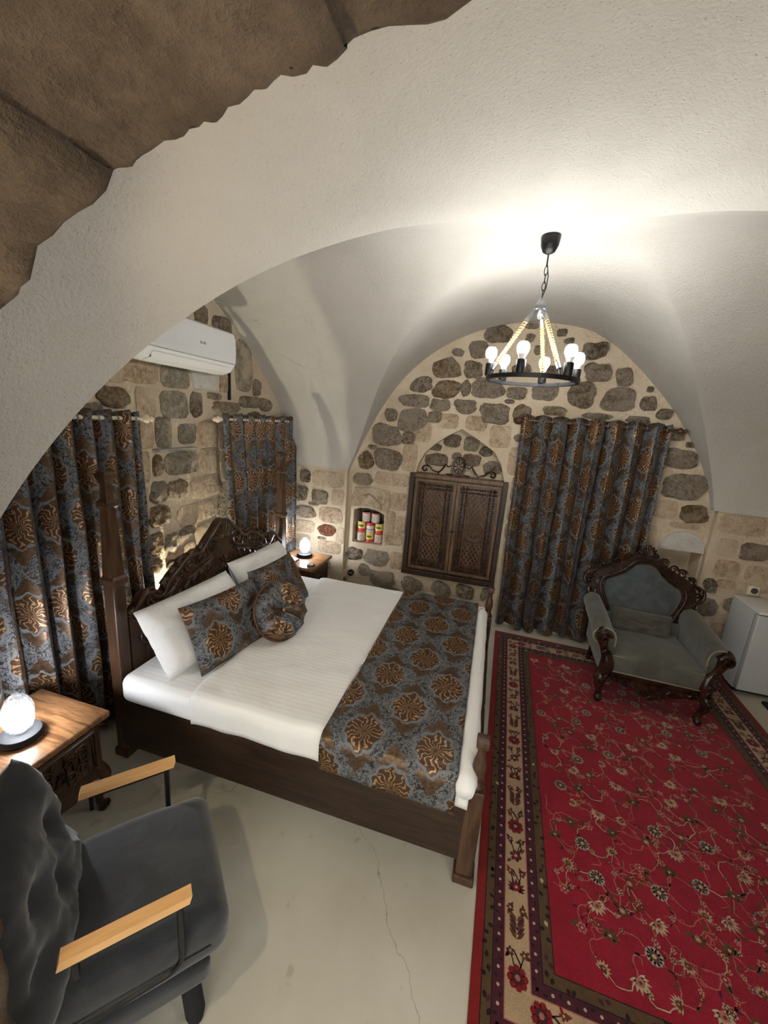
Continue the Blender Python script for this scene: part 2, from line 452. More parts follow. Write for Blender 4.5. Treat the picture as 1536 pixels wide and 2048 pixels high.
def nz(x, y=0., z=0.): return mnoise.noise(Vector((x, y, z)))
# ================================================================== STRUCTURE
YB, YP, XL, XR, YF = 4.06, 4.0, -2.2, 2.85, .38
mb = MB(); mb.box((-2.6, -1.6, -.1), (3.2, 4.6, 0.0)); fl = struct(mb.obj('floor', 'floor'), 'pale cream screed floor with fine cracks')

# ---- groin vault: every level z has four groin points (xl|xr, yf|yb)
ZC, ZS = 2.95, 1.45
def levelfit(pts, c0, deg=4):
    t = np.array([math.sqrt(max(0, ZC - z) / (ZC - ZS)) for _, z in pts]); x = np.array([p - c0 for p, _ in pts])
    A = np.stack([t ** k for k in range(1, deg + 1)], 1); co = np.linalg.lstsq(A, x, rcond=None)[0]
    return lambda z: c0 + sum(co[k - 1] * math.sqrt(max(0, ZC - z) / (ZC - ZS)) ** k for k in range(1, deg + 1))
XC, YC = .21, 2.37
f_xl = levelfit([(-1.64, 1.08), (-1.58, 1.28), (-1.5, 1.46), (-1.422, 1.6), (-1.36, 1.74), (-1.30, 1.88), (-1.233, 2.03), (-1.164, 2.184), (-1.05, 2.32), (-.95, 2.43), (-.857, 2.53), (-.753, 2.63), (-.547, 2.75), (-.325, 2.855), (-.1, 2.92)], XC)
f_xr = levelfit([(.5, 2.925), (.729, 2.85), (.95, 2.70), (1.183, 2.50), (1.37, 2.31), (1.52, 2.13), (1.68, 1.87), (1.8, 1.6), (1.87, 1.43)], XC)
f_yf = levelfit([(.70, 1.08), (.735, 1.28), (.775, 1.45), (.817, 1.6), (.861, 1.74), (.905, 1.88), (1.023, 2.03), (1.158, 2.184), (1.263, 2.317), (1.349, 2.432), (1.462, 2.533), (1.577, 2.632), (1.737, 2.741), (1.972, 2.854), (2.15, 2.92)], YC)
f_yb = levelfit([(4.0, 1.45), (3.95, 1.62), (3.83, 1.95), (3.65, 2.2), (3.357, 2.43), (3.1, 2.6), (2.9, 2.75), (2.6, 2.89)], YC)
NL = 44
def lv(zmin): return [ZC - (ZC - zmin) * (i / NL) ** 2 for i in range(NL + 1)]
def wob(p):
    x, y, z = p; return (x, y, z + .012 * nz(x * 1.7, y * 1.7, z * 1.7) - .004)
mb = MB()
def web(zs, fx, fy, along, far, n=14):
    """a half web: rows are levels, columns run from the groin to the far side"""
    vs = []; fs = []
    for z in zs:
        gx, gy = fx(z), fy(z)
        for j in range(n + 1):
            t = j / n
            vs.append(wob((gx, gy + (far - gy) * t, z)) if along == 'y' else wob((gx + (far - gx) * t, gy, z)))
    for i in range(len(zs) - 1):
        for j in range(n): fs.append((i * (n + 1) + j, i * (n + 1) + j + 1, (i + 1) * (n + 1) + j + 1, (i + 1) * (n + 1) + j))
    return vs, fs
for zmin, fx, fy, al, far in ((ZS, f_xl, f_yb, 'y', YB + .03), (ZS, f_xr, f_yb, 'y', YB + .03), (1.05, f_xl, f_yf, 'y', YF - .03), (ZS, f_xr, f_yf, 'y', YF - .03),
                              (ZS, f_xl, f_yb, 'x', XL - .03), (1.05, f_xl, f_yf, 'x', XL - .03), (ZS, f_xr, f_yb, 'x', XR + .03), (ZS, f_xr, f_yf, 'x', XR + .03)):
    mb.add(*web(lv(zmin), fx, fy, al, far))
struct(mb.obj('ceiling', 'plaster', smooth=180), 'white plastered groin vault with soft groin edges')
mb = MB(); mb.box((-2.6, -1.6, 3.2), (3.2, 4.6, 3.4)); struct(mb.obj('ceiling_slab', 'plaster'), 'roof slab over the vault')

# ---- stones as parts
def stone_part(parent, fn, u, v, ww, hh, kind, d=.022, n=18):
    rough = kind in (0, 1, 2, 3); ex = rnd.uniform(2.3, 4.2) if rough else rnd.uniform(4.5, 8)
    s1 = rnd.uniform(0, 90); vs = []; fs = []
    w2, h2 = ww * .5 * (.99 if rough else 1.04), hh * .5 * (.99 if rough else 1.04)
    ja = .15 if rough else .05
    rings = ((1.05, -.012), (.98, d * .75), (.78, d * 1.2), (.42, d * 1.35)) if rough else ((1.03, -.012), (.985, d * .30), (.86, d * .42), (.45, d * .45))
    sk = rnd.uniform(-.18, .18) if rough else rnd.uniform(-.04, .04)
    for q, (k, dd) in enumerate(rings):
        for i in range(n):
            a = 2 * PI * (i + .5) / n; ca, sa = math.cos(a), math.sin(a)
            r = (abs(ca) ** ex + abs(sa) ** ex) ** (-1 / ex) * (1 + ja * 1.6 * nz(ca * 1.3 + s1, sa * 1.3, 2.0) + ja * .8 * nz(ca * 3.7 + s1, sa * 3.7, 5.0))
            uu, vv = r * ca * k * w2, r * sa * k * h2
            uu += sk * vv
            jd = (.016 if rough else .003) * nz(uu * 28 + s1, vv * 28, q * 3.1) if q else 0
            vs.append((uu, vv, dd + jd))
    vs.append((0, 0, rings[-1][1] * .95 + (.006 * nz(s1, 3.3) if rough else 0)))
    m = len(rings)
    for q in range(m - 1):
        for i in range(n):
            k = (i + 1) % n; fs.append((q * n + i, q * n + k, (q + 1) * n + k, (q + 1) * n + i))
    for i in range(n): fs.append(((m - 1) * n + i, (m - 1) * n + (i + 1) % n, m * n))
    c = fn(u, v, 0); o = MB(); o.add([tuple(a - b for a, b in zip(fn(u + p[0], v + p[1], p[2]), c)) for p in vs], fs)
    ob = o.obj('stone', 's%d' % kind, parent, smooth=38, loc=c)
    return ob

BACK = [(-0.12,2.84,0.26,0.15,0),(-0.28,2.7,0.19,0.16,0),(-0.47,2.67,0.12,0.07,0),(-0.56,2.52,0.27,0.18,2),(-0.31,2.52,0.17,0.16,0),(-0.79,2.36,0.21,0.15,1),(-0.54,2.33,0.26,0.17,2),(-0.36,2.35,0.09,0.15,0),(-0.16,2.36,0.31,0.19,0),(-0.85,2.2,0.31,0.12,0),(-0.59,2.18,0.19,0.12,0),(-0.34,2.18,0.22,0.14,0),(-0.06,2.13,0.26,0.2,0),(0.06,2.25,0.09,0.04,1),(-1.08,2.05,0.13,0.13,1),(-0.86,2.02,0.29,0.23,0),(-0.63,2.06,0.15,0.12,2),(0.18,2.14,0.16,0.19,2),(-1.11,1.84,0.33,0.23,0),(-0.88,1.83,0.14,0.13,0),(-0.50,2.03,0.20,0.14,4),(-0.22,2.03,0.20,0.14,4),(-0.74,1.90,0.18,0.18,4),(0.02,1.92,0.19,0.2,4),(-0.85,1.64,0.15,0.28,4),(0.19,1.70,0.13,0.26,4),(0.19,1.92,0.09,0.07,1),(-1.25,1.71,0.1,0.05,0),(-1.32,1.56,0.17,0.19,2),(-1.08,1.59,0.29,0.22,0),(-1.34,1.36,0.21,0.13,2),(-1.02,1.39,0.37,0.13,4),(-0.92,1.16,0.19,0.18,4),(-0.88,0.91,0.10,0.18,4),(-1.0,0.93,0.11,0.22,4),(-0.95,0.74,0.2,0.14,4),(-1.39,0.5,0.19,0.14,1),(-1.13,0.5,0.28,0.18,0),(-0.9,0.5,0.13,0.19,4),(-1.60,0.33,0.22,0.18,0),(-1.26,0.33,0.13,0.14,0),(-1.04,0.26,0.30,0.19,0),(-1.54,0.14,0.2,0.12,0),(-0.7,0.25,0.25,0.17,0),(-0.38,0.27,0.21,0.17,0),(-0.12,0.28,0.18,0.15,0),(-0.91,0.12,0.2,0.12,0),(0.08,0.3,0.08,0.14,0),(0.23,1.43,0.09,0.22,4),(0.23,1.19,0.09,0.15,4),(0.23,1.0,0.09,0.15,4),(0.24,0.76,0.09,0.27,4),(-0.54,0.12,0.16,0.11,0),(0.16,2.81,0.08,0.07,0),(0.16,2.91,0.11,0.05,0),(0.42,2.86,0.09,0.06,1),(0.49,2.79,0.09,0.05,0),(0.71,2.72,0.2,0.14,1),(0.77,2.54,0.22,0.16,0),(0.98,2.51,0.13,0.16,0),(0.25,2.71,0.09,0.08,0),(0.11,2.33,0.18,0.11,0),(0.36,2.35,0.23,0.14,0),(0.67,2.34,0.24,0.22,0),(0.13,2.54,0.18,0.1,0),(0.4,2.54,0.17,0.09,0),(0.58,2.62,0.09,0.07,0),(0.98,2.32,0.27,0.21,0),(1.21,2.3,0.13,0.12,0),(1.35,2.22,0.12,0.09,0),(1.2,2.42,0.05,0.05,0),(0.47,2.19,0.21,0.08,2),(0.83,2.17,0.26,0.05,0),(1.16,2.16,0.19,0.06,0),(1.47,2.06,0.14,0.1,0),(1.59,1.98,0.06,0.05,0),(1.54,1.86,0.27,0.17,0),(1.63,1.62,0.32,0.23,0),(1.53,1.4,0.17,0.16,4),(1.75,1.39,0.21,0.16,2),(1.44,1.15,0.12,0.19,4),(1.70,1.275,0.22,0.05,4),(1.85,0.59,0.14,0.15,0),(1.80,0.37,0.16,0.15,4)]
PIERL = [(-1.99,1.33,0.13,0.14,1),(-1.72,1.32,0.36,0.17,4),(-2.03,1.13,0.15,0.18,1),(-1.81,1.11,0.2,0.17,0),(-1.60,1.13,0.14,0.17,4),(-1.98,0.92,0.26,0.14,2),(-1.67,0.92,0.27,0.17,4),(-1.99,0.75,0.24,0.14,4),(-1.71,0.74,0.21,0.13,3),(-1.55,0.70,0.09,0.19,4),(-2.0,0.57,0.19,0.16,4),(-1.67,0.55,0.27,0.14,4),(-1.88,1.02,0.12,0.03,0),(-1.76,0.645,0.1,0.03,0),(-1.75,.33,.2,.14,0)]
PIERR = [(2.09,1.35,0.33,0.16,4),(2.03,1.14,0.14,0.15,4),(2.23,1.13,0.22,0.16,0),(2.07,0.95,0.18,0.15,4),(2.29,0.94,0.16,0.14,4),(2.09,0.81,0.14,0.08,4),(2.23,0.81,0.11,0.08,4),(2.0,0.58,0.15,0.17,0),(2.18,0.63,0.14,0.14,0),(2.15,0.35,0.15,0.18,4),(2.38,0.82,0.08,0.08,4),(2.43,1.16,0.13,0.2,4),(2.47,0.94,0.13,0.15,0),(2.38,1.36,0.16,0.15,4),(1.98,0.78,0.10,0.13,1),(1.99,.36,.1,.16,0)]
LEFT = [(2.65,2.64,0.13,0.16,2),(2.89,2.60,0.22,0.16,0),(3.17,2.35,0.24,0.40,5),(3.24,2.06,0.28,0.10,0),(3.50,2.05,0.2,0.12,0),(2.78,2.08,0.14,0.05,0),(2.94,2.0,0.34,0.09,2),(2.68,2.19,0.26,0.15,6),(2.90,2.2,0.1,0.16,4),(2.08,2.18,0.30,0.14,4),(2.39,2.18,0.25,0.15,5),(1.90,2.01,0.22,0.12,2),(2.13,1.99,0.15,0.18,4),(2.37,1.99,0.24,0.18,5),(2.26,1.80,0.14,0.2,5),(2.48,1.79,0.17,0.14,5),(2.70,1.78,0.22,0.2,4),(2.11,1.79,0.12,0.18,4),(2.57,2.0,0.11,0.18,0),(2.42,1.58,0.32,0.16,5),(2.19,1.58,0.08,0.14,2),(2.70,1.57,0.2,0.2,4),(2.36,1.40,0.18,0.14,2),(2.19,1.40,0.13,0.16,0),(2.66,1.37,0.34,0.17,4),(2.19,1.23,0.18,0.14,2),(2.57,1.18,0.42,0.16,4),(2.43,1.05,0.16,0.08,0),(2.64,0.98,0.22,0.17,4),(2.13,1.04,0.13,0.16,2),(2.28,1.01,0.12,0.15,0),(2.12,0.88,0.12,0.11,2),(2.46,0.88,0.14,0.15,4),(2.09,1.58,0.08,0.2,4),(2.07,1.33,0.07,0.22,4),(3.36,2.19,0.12,0.14,0),(3.33,1.94,0.2,0.08,0),(2.64,0.78,0.2,0.16,4),(2.94,1.74,0.22,0.2,4),(2.97,1.49,0.26,0.2,4),(1.93,2.16,0.1,0.13,4),(1.76,1.93,0.11,0.08,0),(2.30,0.82,0.14,0.1,2)]
TYMP = [(-0.45,1.84,0.18,0.13,0),(-0.25,1.82,0.15,0.14,5),(-0.1,1.76,0.13,0.1,1),(-0.58,1.63,0.24,0.13,0),(-0.23,1.66,0.18,0.13,0),(-0.02,1.60,0.18,0.13,0),(-0.61,1.76,0.13,0.07,1),(-0.38,1.69,0.1,0.07,0)]

OGIVE = [(.111, 1.40), (.111, 1.50), (.067, 1.652), (-.01, 1.766), (-.166, 1.864), (-.347, 1.965), (-.486, 1.885), (-.602, 1.796), (-.695, 1.702), (-.747, 1.595), (-.777, 1.462), (-.777, 1.40)]
NICHE = [(-1.424, .637), (-1.074, .645), (-1.072, .99), (-1.13, 1.02), (-1.25, 1.045), (-1.36, 1.035), (-1.424, 1.01)]
NICHE2 = [(1.54, .72), (1.885, .72), (1.885, 1.045), (1.54, 1.045)]
bw = lambda u, v, d: (u, YB - d, v)
mb = MB(); mb.prism([(XL - .4, -.02), (XR + .3, -.02), (XR + .3, 3.2), (XL - .4, 3.2)], bw, -.36, 0.0, holes=(OGIVE, NICHE, NICHE2))
wb = struct(mb.obj('wall_back', 'mortar'), 'rubble stone wall under the pointed vault arch')
mb = MB(); mb.box((-.9, YB + .13, 1.3), (.25, YB + .3, 2.1)); tymp = mb.obj('tympanum', 'mortar', wb)
mb = MB(); mb.box((-1.5, YB + .26, .5), (-1.0, YB + .34, 1.2)); mb.obj('niche_back', 's5', wb)
mb = MB(); mb.box((1.45, YB + .18, .6), (2.0, YB + .3, 1.2)); mb.obj('niche_back', 'mortar', wb)
for st in BACK: stone_part(wb, bw, *st)
for st in TYMP: stone_part(tymp, lambda u, v, d: (u, YB + .13 - d, v), *st)
# lintel over the small niche: a dressed block with a carved pointed arch
mb = MB()
mb.prism([(-1.46, 1.05), (-1.36, 1.06), (-1.25, 1.068), (-1.13, 1.05), (-1.04, 1.02), (-1.02, 1.12), (-1.03, 1.26), (-1.2, 1.275), (-1.42, 1.26), (-1.455, 1.15)], bw, -.02, .020)
lin = mb.obj('lintel', 's4', wb)
mb = MB(); mb.tube([bw(u, v, .020) for u, v in catmull([(-1.41, 1.06), (-1.405, 1.11), (-1.37, 1.16), (-1.31, 1.185), (-1.255, 1.205), (-1.20, 1.175), (-1.13, 1.12), (-1.105, 1.06)], 4)], .007, 5); mb.obj('carved_arch', 's5', lin)
mb = MB()
arc = [(1.535 + .175 * (1 - math.cos(a)) , 1.05 + .175 * math.sin(a)) for a in [PI * i / 12 for i in range(13)]]
mb.prism(arc, bw, -.03, .035); mb.obj('lintel', 's6', wb, smooth=40)
# corner piers, a little proud of the wall
mb = MB(); mb.box((XL - .1, YP, -.02), (-1.5, YB + .02, ZS + .01)); pl = mb.obj('pier', 'mortar', wb)
mb = MB(); mb.box((1.895, YP, -.02), (XR + .1, YB + .02, ZS + .01)); pr = mb.obj('pier', 'mortar', wb)
pw = lambda u, v, d: (u, YP - d, v)
for st in PIERL: stone_part(pl, pw, *st)
for st in PIERR: stone_part(pr, pw, *st)

# ---- left wall
lw = lambda u, v, d: (XL + d, u, v)
mb = MB(); mb.box((XL - .35, -.2, -.02), (XL, YB + .2, 3.2)); wl = struct(mb.obj('wall_left', 'mortar'), 'stone wall behind the carved bed headboard')
for st in LEFT: stone_part(wl, lw, *st, d=.026)
mb = MB(); mb.box((XL - .02, 2.16, 1.685), (XL + .055, 2.52, 1.695), .003); mb.obj('glass_ledge', 'grey_plastic', wl)
mb = MB(); mb.box((XL - .02, 2.952, 2.06), (XL + .02, 2.972, 2.5), .004); mb.obj('cable_conduit', 'black_matte', wl)

# ---- right wall, hidden front piers
mb = MB(); mb.box((XR, -.2, -.02), (XR + .35, YB + .2, 3.2)); struct(mb.obj('wall_right', 'mortar'), 'stone wall beyond the small fridge')
mb = MB(); mb.box((XL - .1, .2, -.02), (-1.67, .705, 1.07)); mb.box((1.9, .2, -.02), (XR + .1, .76, ZS + .02)); struct(mb.obj('wall_front_piers', 'mortar'))

# ---- front wall: a thick stone doorway arch that the view looks out of
AX, AZ, AA, AB = .13, 1.62, .97, .71
def arch(t):   # t 0..1 from the floor at the near jamb over the crown to the other jamb
    L1 = 1.62; L2 = 2.75; tot = 2 * L1 + L2; s = t * tot
    if s < L1: return (AX - AA, s)
    if s > L1 + L2: return (AX + AA, tot - s)
    a = PI - PI * (s - L1) / L2; return (AX + AA * math.cos(a), AZ + AB * math.sin(a))
out = [(-2.5, -.02), (-2.5, 3.3), (3.1, 3.3), (3.1, -.02)]
prof = [arch(i / 120) for i in range(121)]
prof = [(AX + (x - AX) * 1.05, z if z < .3 else AZ + (z - AZ) * 1.05 if z > AZ else z) for x, z in prof]
poly = out[:2] + [out[2], out[3]] + list(reversed(prof))
mb = MB(); mb.prism(poly, lambda u, v, d: (u, YF - .05 - d, v), 0.0, 1.05)
wf = struct(mb.obj('wall_front', 'hewn'), 'thick rough stone doorway arch')
cuts = [0.0, .085, .17, .24, .315, .412, .452, .515, .58, .64, .71, .80, .90, 1.0]
for q in range(len(cuts) - 1):
    t0, t1 = cuts[q], cuts[q + 1]; rad = rnd.uniform(-.004, .008); yo = rnd.uniform(-.008, .014); sd = rnd.uniform(0, 50); NU, NV = 30, 34
    def fn(u, v, t0=t0, t1=t1, rad=rad, yo=yo, sd=sd):
        t = max(0, min(1, t0 - .003 + (t1 - t0 + .006) * u)); x, z = arch(t); e = 1e-3; x2, z2 = arch(min(1, t + e)); x1, z1 = arch(max(0, t - e))
        T = Vector((x2 - x1, z2 - z1)).normalized(); N = Vector((T.y, -T.x))   # towards the opening
        y = YF - 1.0 * v ** 1.5
        h = rad + .020 * nz(x * 3 + sd, y * 3, z * 3) + .010 * nz(x * 11, y * 11, z * 11) + .006 * nz(x * 30, y * 30, z * 30)
        edge = (1 - min(1, v * 14)) ; h -= .02 * edge ** 2
        ed = min(u, 1 - u) * (t1 - t0) * 6; h -= .006 * max(0, 1 - ed / .02)
        yy = y + (yo + .030 * nz(x * 5.3 + sd, z * 5.3, 4) + .014 * nz(x * 17 + sd, z * 17, 8) + .008 * nz(x * 70, z * 70, 1)) * (1 - v)
        return (x + N.x * h, yy, z + N.y * h)
    mb = MB(); mb.grid(fn, NU, NV)
    # return face towards the room so that the block has thickness
    ring = [fn(i / NU, 0) for i in range(NU + 1)]; o = len(mb.v)
    back = []
    for (x, y, z) in ring:
        d = Vector((AX - x, max(AZ, z) * 0 + (AZ - z if z > AZ else 0))); d = d.normalized() if d.length > 0 else Vector((1, 0))
        back.append((x - d.x * .16, y - .015, z - d.y * .16))
    mb.add(ring + back, [(i, i + 1, NU + 2 + i, NU + 1 + i) for i in range(NU)])
    mb.obj('voussoir', 'hewn', wf, smooth=50)
# ================================================================== helpers for furniture
def put(mb, name, mat, root, smooth=None):
    """mb in world coordinates under an unrotated root"""
    l = root.location; return mb.obj(name, mat, root, smooth, loc=(-l.x, -l.y, -l.z))
def pillow_mb(w, h, t, pinch=.06, n=22, uv0=(0, 0), wr=.006, sd=0.0, flange=0.0):
    """a stuffed pillow in the local XY plane, thickness along z"""
    mb = MB()
    for sg in (1, -1):
        def fn(a, b, sg=sg):
            u, v = a * 2 - 1, b * 2 - 1
            k = 1 - pinch * (1 - abs(u) ** 2) * abs(v) ** 6 * 0 
            px = w / 2 * u * (1 - pinch * (1 - v * v)); py = h / 2 * v * (1 - pinch * (1 - u * u))
            e = max(0, (1 - u ** 4) * (1 - v ** 4)); z = t / 2 * e ** .5
            z += wr * e * nz(u * 2.5 + sd, v * 2.5, sg * 3) + wr * .6 * e * nz(u * 7 + sd, v * 7, sg)
            return (px, py, sg * z)
        mb.grid(fn, n, n, lambda a, b: (uv0[0] + a * w, uv0[1] + b * h))
        if sg < 0: 
            k = n * n; mb.f[-k:] = [tuple(reversed(f)) for f in mb.f[-k:]]
    return mb
def frame_mat(o, x, y, n):
    """rotation with columns x (width), y (up), n (normal)"""
    x, y, n = Vector(x).normalized(), Vector(y), Vector(n).normalized(); y = n.cross(x).normalized()
    return Matrix(((x.x, y.x, n.x, o[0]), (x.y, y.y, n.y, o[1]), (x.z, y.z, n.z, o[2]), (0, 0, 0, 1)))

# ================================================================== BED
bed = thing('carved_bed', 'dark wooden four-post bed with a tall scroll-carved headboard', 'bed', (-.86, 2.32, 0))
BX, FX = -1.84, .108
for y in (1.515, 3.215):
    mb = MB(); s = .035
    mb.box((BX - .046, y - .046, 0), (BX + .046, y + .046, .05), .006)
    mb.box((BX - s, y - s, .05), (BX + s, y + s, 1.05), .005)
    p = put(mb, 'head_post', 'walnut_z', bed)
    mb = MB()
    def sq(h, z): return [(BX - h, y - h, z), (BX + h, y - h, z), (BX + h, y + h, z), (BX - h, y + h, z)]
    lev = [(.038, 1.05), (.044, 1.065), (.044, 1.085), (.034, 1.10), (.024, 1.46), (.035, 1.475), (.035, 1.495), (.021, 1.51), (.018, 1.58), (.030, 1.615), (.032, 1.635), (.02, 1.65)]
    vs = []; fs = []
    for h, z in lev: vs += sq(h, z)
    for i in range(len(lev) - 1):
        for j in range(4): fs.append((i * 4 + j, i * 4 + (j + 1) % 4, (i + 1) * 4 + (j + 1) % 4, (i + 1) * 4 + j))
    fs.append(tuple((len(lev) - 1) * 4 + j for j in range(4))); mb.add(vs, fs)
    put(mb, 'finial', 'walnut_z', bed)
# headboard
HC = 2.36
half = [(0, 1.225), (.05, 1.21), (.10, 1.165), (.16, 1.12), (.21, 1.075), (.25, 1.055), (.32, 1.06), (.38, 1.045), (.43, 1.01), (.49, .975), (.525, .94), (.54, .905), (.58, .885), (.625, .905), (.665, .945), (.705, .935), (.745, .89), (.80, .85)]
hl = [(HC - a, z) for a, z in reversed(half)]; hr = [(HC + a, z) for a, z in half[1:]]
outl = catmull(hl + hr, 3) + [(HC + .80, .36), (HC - .80, .36)]
hb = lambda u, v, d: (-1.83 + d, u, v)
mb = MB(); mb.prism(outl, hb, -.03, .02); hbo = put(mb, 'headboard', 'carved', bed)
mb = MB(); edge = catmull(hl + hr, 4); mb.tube([hb(u, v - .012, .022) for u, v in edge], .016, 7)
def scroll(mb, mp, cx, cy, r, a0, turns, th, sgn=1, d=.022, inner=.18):
    pts = spiral(0, 0, r, r * inner, a0, turns, 18); mb.tube([mp(cx + sgn * u, cy + v, d) for u, v in pts], [th * (1 - .45 * i / 18) for i in range(19)], 6)
for sg in (-1, 1):
    for (a, z, r, a0, tn, th) in ((.05, 1.115, .05, 2.2, -1.5, .011), (.135, 1.05, .062, 2.6, -1.6, .012), (.24, 1.0, .05, 2.2, -1.6, .012), (.34, .995, .058, 2.2, -1.7, .012), (.445, .925, .055, 2.4, -1.6, .012), (.53, .85, .045, 2.0, -1.5, .011), (.64, .875, .055, 2.6, -1.7, .013), (.70, .80, .05, .5, 1.6, .012), (.60, .74, .05, 1.0, 1.5, .011), (.69, .68, .055, 2.6, -1.6, .011)):
        scroll(mb, hb, HC + sg * a, z, r, a0, tn, th, sg)
    for k in range(7):
        a = .12 + k * .075
        mb.tube([hb(HC + sg * u, v, .024) for u, v in catmull([(a, .98 - k * .03), (a + .04, .95 - k * .032), (a + .05, .90 - k * .03)], 4)], [.004, .008, .011, .012, .011, .010, .009, .007, .004], 5)
    for (a, z, r, a0, tn) in ((.205, 1.055, .042, .4, 1.5), (.395, 1.018, .046, .4, 1.5), (.525, .925, .042, .4, 1.5), (.655, .905, .050, .4, 1.6), (.765, .835, .040, .6, 1.4), (.30, 1.045, .034, .4, 1.3), (.465, .975, .034, .4, 1.3)):
        scroll(mb, hb, HC + sg * a, z, r, a0, tn, .017, sg, .012)
    for q0, q1, q2 in (((.08, 1.02), (.17, .985), (.30, .965)), ((.10, .985), (.20, .945), (.36, .90)), ((.40, .955), (.50, .885), (.60, .83)), ((.44, .91), (.53, .84), (.62, .78)), ((.50, .87), (.58, .80), (.70, .745))):
        mb.tube([hb(HC + sg * u, v, .022) for u, v in catmull([q0, q1, q2], 5)], [.005, .008, .010, .012, .012, .012, .012, .011, .009, .007, .004], 6)
    # leaf fronds of the crest
    for k in range(5):
        a = .25 + k * .28; mb.tube([hb(HC + sg * math.sin(a) * t * .11, 1.09 + math.cos(a) * t * .115, .024 + .008 * math.sin(t * 3)) for t in (.15, .4, .7, 1.0)], [.005, .010, .013, .006], 6)
mb.tube([hb(HC, 1.09 + t, .026) for t in (.0, .05, .09, .125)], [.006, .012, .013, .006], 6)
put(mb, 'scroll_carving', 'carved', bed, smooth=60)
mb = MB()
for sg in (-1, 1):                     # diamond lattice fields and square fluting
    for k in range(6):
        x0 = .22 + k * .045
        mb.tube([hb(HC + sg * x0, .90 - k * .028, .022), hb(HC + sg * (x0 - .12), .74, .022)], .006, 4)
        mb.tube([hb(HC + sg * (x0 - .16), .93 - k * .012, .022), hb(HC + sg * (x0 + .03), .74, .022)], .006, 4)
    for k in range(4):
        mb.box(hb(HC + sg * (.57 + k * .045) - .004, .52, .018), hb(HC + sg * (.57 + k * .045) + .004, .62, .026))
for k in range(8):
    a = k * PI / 4; mb.tube([hb(HC + r * math.cos(a), .90 + r * math.sin(a), .024) for r in (.012, .035, .06)], [.005, .012, .005], 6)
put(mb, 'lattice_carving', 'carved', bed, smooth=60)['kind'] = 'stuff'
# rails
mb = MB(); mb.box((-1.80, 1.452, .118), (.08, 1.486, .402), .004); put(mb, 'side_rail', 'walnut_x', bed)
mb = MB(); mb.box((-1.80, 3.15, .118), (.08, 3.184, .402), .004); put(mb, 'side_rail', 'walnut_x', bed)
mb = MB(); mb.box((.085, 1.50, .14), (.125, 3.12, .47), .005); ft = put(mb, 'footboard', 'walnut_y', bed)
for k in range(5):
    y0 = 1.56 + k * .31; mb = MB(); mb.box((.122, y0, .20), (.134, y0 + .25, .41), .005); mb.obj('footboard_panel', 'carved', ft)
mb = MB(); mb.box((-1.78, 1.49, .34), (.08, 3.145, .392), .01); put(mb, 'slat_base', 'walnut_x', bed)
for y in (1.487, 3.14):
    mb = MB(); s = .037
    mb.box((FX - .047, y - .047, 0), (FX + .047, y + .047, .045), .006); mb.box((FX - s, y - s, .045), (FX + s, y + s, .50), .005)
    p = put(mb, 'foot_post', 'walnut_z', bed)
    mb = MB(); mb.lathe([(.030, .50), (.034, .515), (.024, .53), (.025, .55), (.031, .59), (.027, .63), (.018, .66), (.016, .69), (.022, .705)], (FX, y, 0), 14)
    mb.box((FX - .026, y - .026, .705), (FX + .026, y + .026, .745), .005); put(mb, 'post_finial', 'walnut_z', bed, smooth=40)

# mattress, sheet, runner
mb = MB(); mb.rbox((-.865, 2.28, .482), (.915, .845, .082), .055, 4, mid=3)
tag(mb.obj('mattress', 'linen', smooth=180), 'white mattress in a fitted striped sheet on the carved bed', 'mattress')
def over_bed(v, y0, y1, zt, hang0, hang1, r=.05):
    """arc-length across the bed -> (y, z)"""
    L = hang0 + r * PI / 2 + (y1 - y0) + r * PI / 2 + hang1; s = v * L
    if s < hang0: return y0 - r, zt - r - (hang0 - s)
    s -= hang0
    if s < r * PI / 2: a = s / r; return y0 - r * math.cos(a), zt - r + r * math.sin(a)
    s -= r * PI / 2
    if s < y1 - y0: return y0 + s, zt
    s -= y1 - y0
    if s < r * PI / 2: a = s / r; return y1 + r * math.sin(a), zt - r + r * math.cos(a)
    s -= r * PI / 2; return y1 + r, zt - r - s
def sheet(u, v):
    x = -1.36 + 1.44 * u
    xe = x + .05 * nz(v * 6, 1.7) * (1 - u) ** 4 + .03 * (1 - u) ** 6
    y, z = over_bed(v, 1.475, 3.09, .584, .10, .10)
    top = 1 if z > .56 else 0
    wv = .006 * nz(x * 3.2, y * 3.2, 1) + .005 * nz(x * 8 + y * 4, y * 3, 5) + .004 * abs(nz(x * 5 - y * 9, y * 2 + x, 9))
    if top: z += wv + .004 * nz(x * 1.4, y * 9, 2)
    else: y += (.010 * nz(x * 7, z * 3, 2)) * (1 if y > 2 else 1); z += .012 * nz(x * 2.2, 4.4) * (0.575 - z) * 6
    if u < .03 : z -= .010 * (1 - u / .03)
    return (xe, y, z)
mb = MB(); mb.grid(sheet, 70, 90)
sh = tag(mb.obj('bed_sheet', 'linen', smooth=180), 'white striped top sheet spread over the mattress', 'sheet')
md = sh.modifiers.new('thick', 'SOLIDIFY'); md.thickness = .005; md.offset = -1
mb = MB(); pts = [(.058 + .006 * nz(i * .5), 1.385 + i * .0565, .555 + .004 * nz(i * .7, 2)) for i in range(31)]
mb.tube(pts, [.036] + [.047 + .005 * nz(i * .9, 5) for i in range(29)] + [.03], 14); mb.obj('rolled_edge', 'cotton', sh, smooth=180)
RL = .165
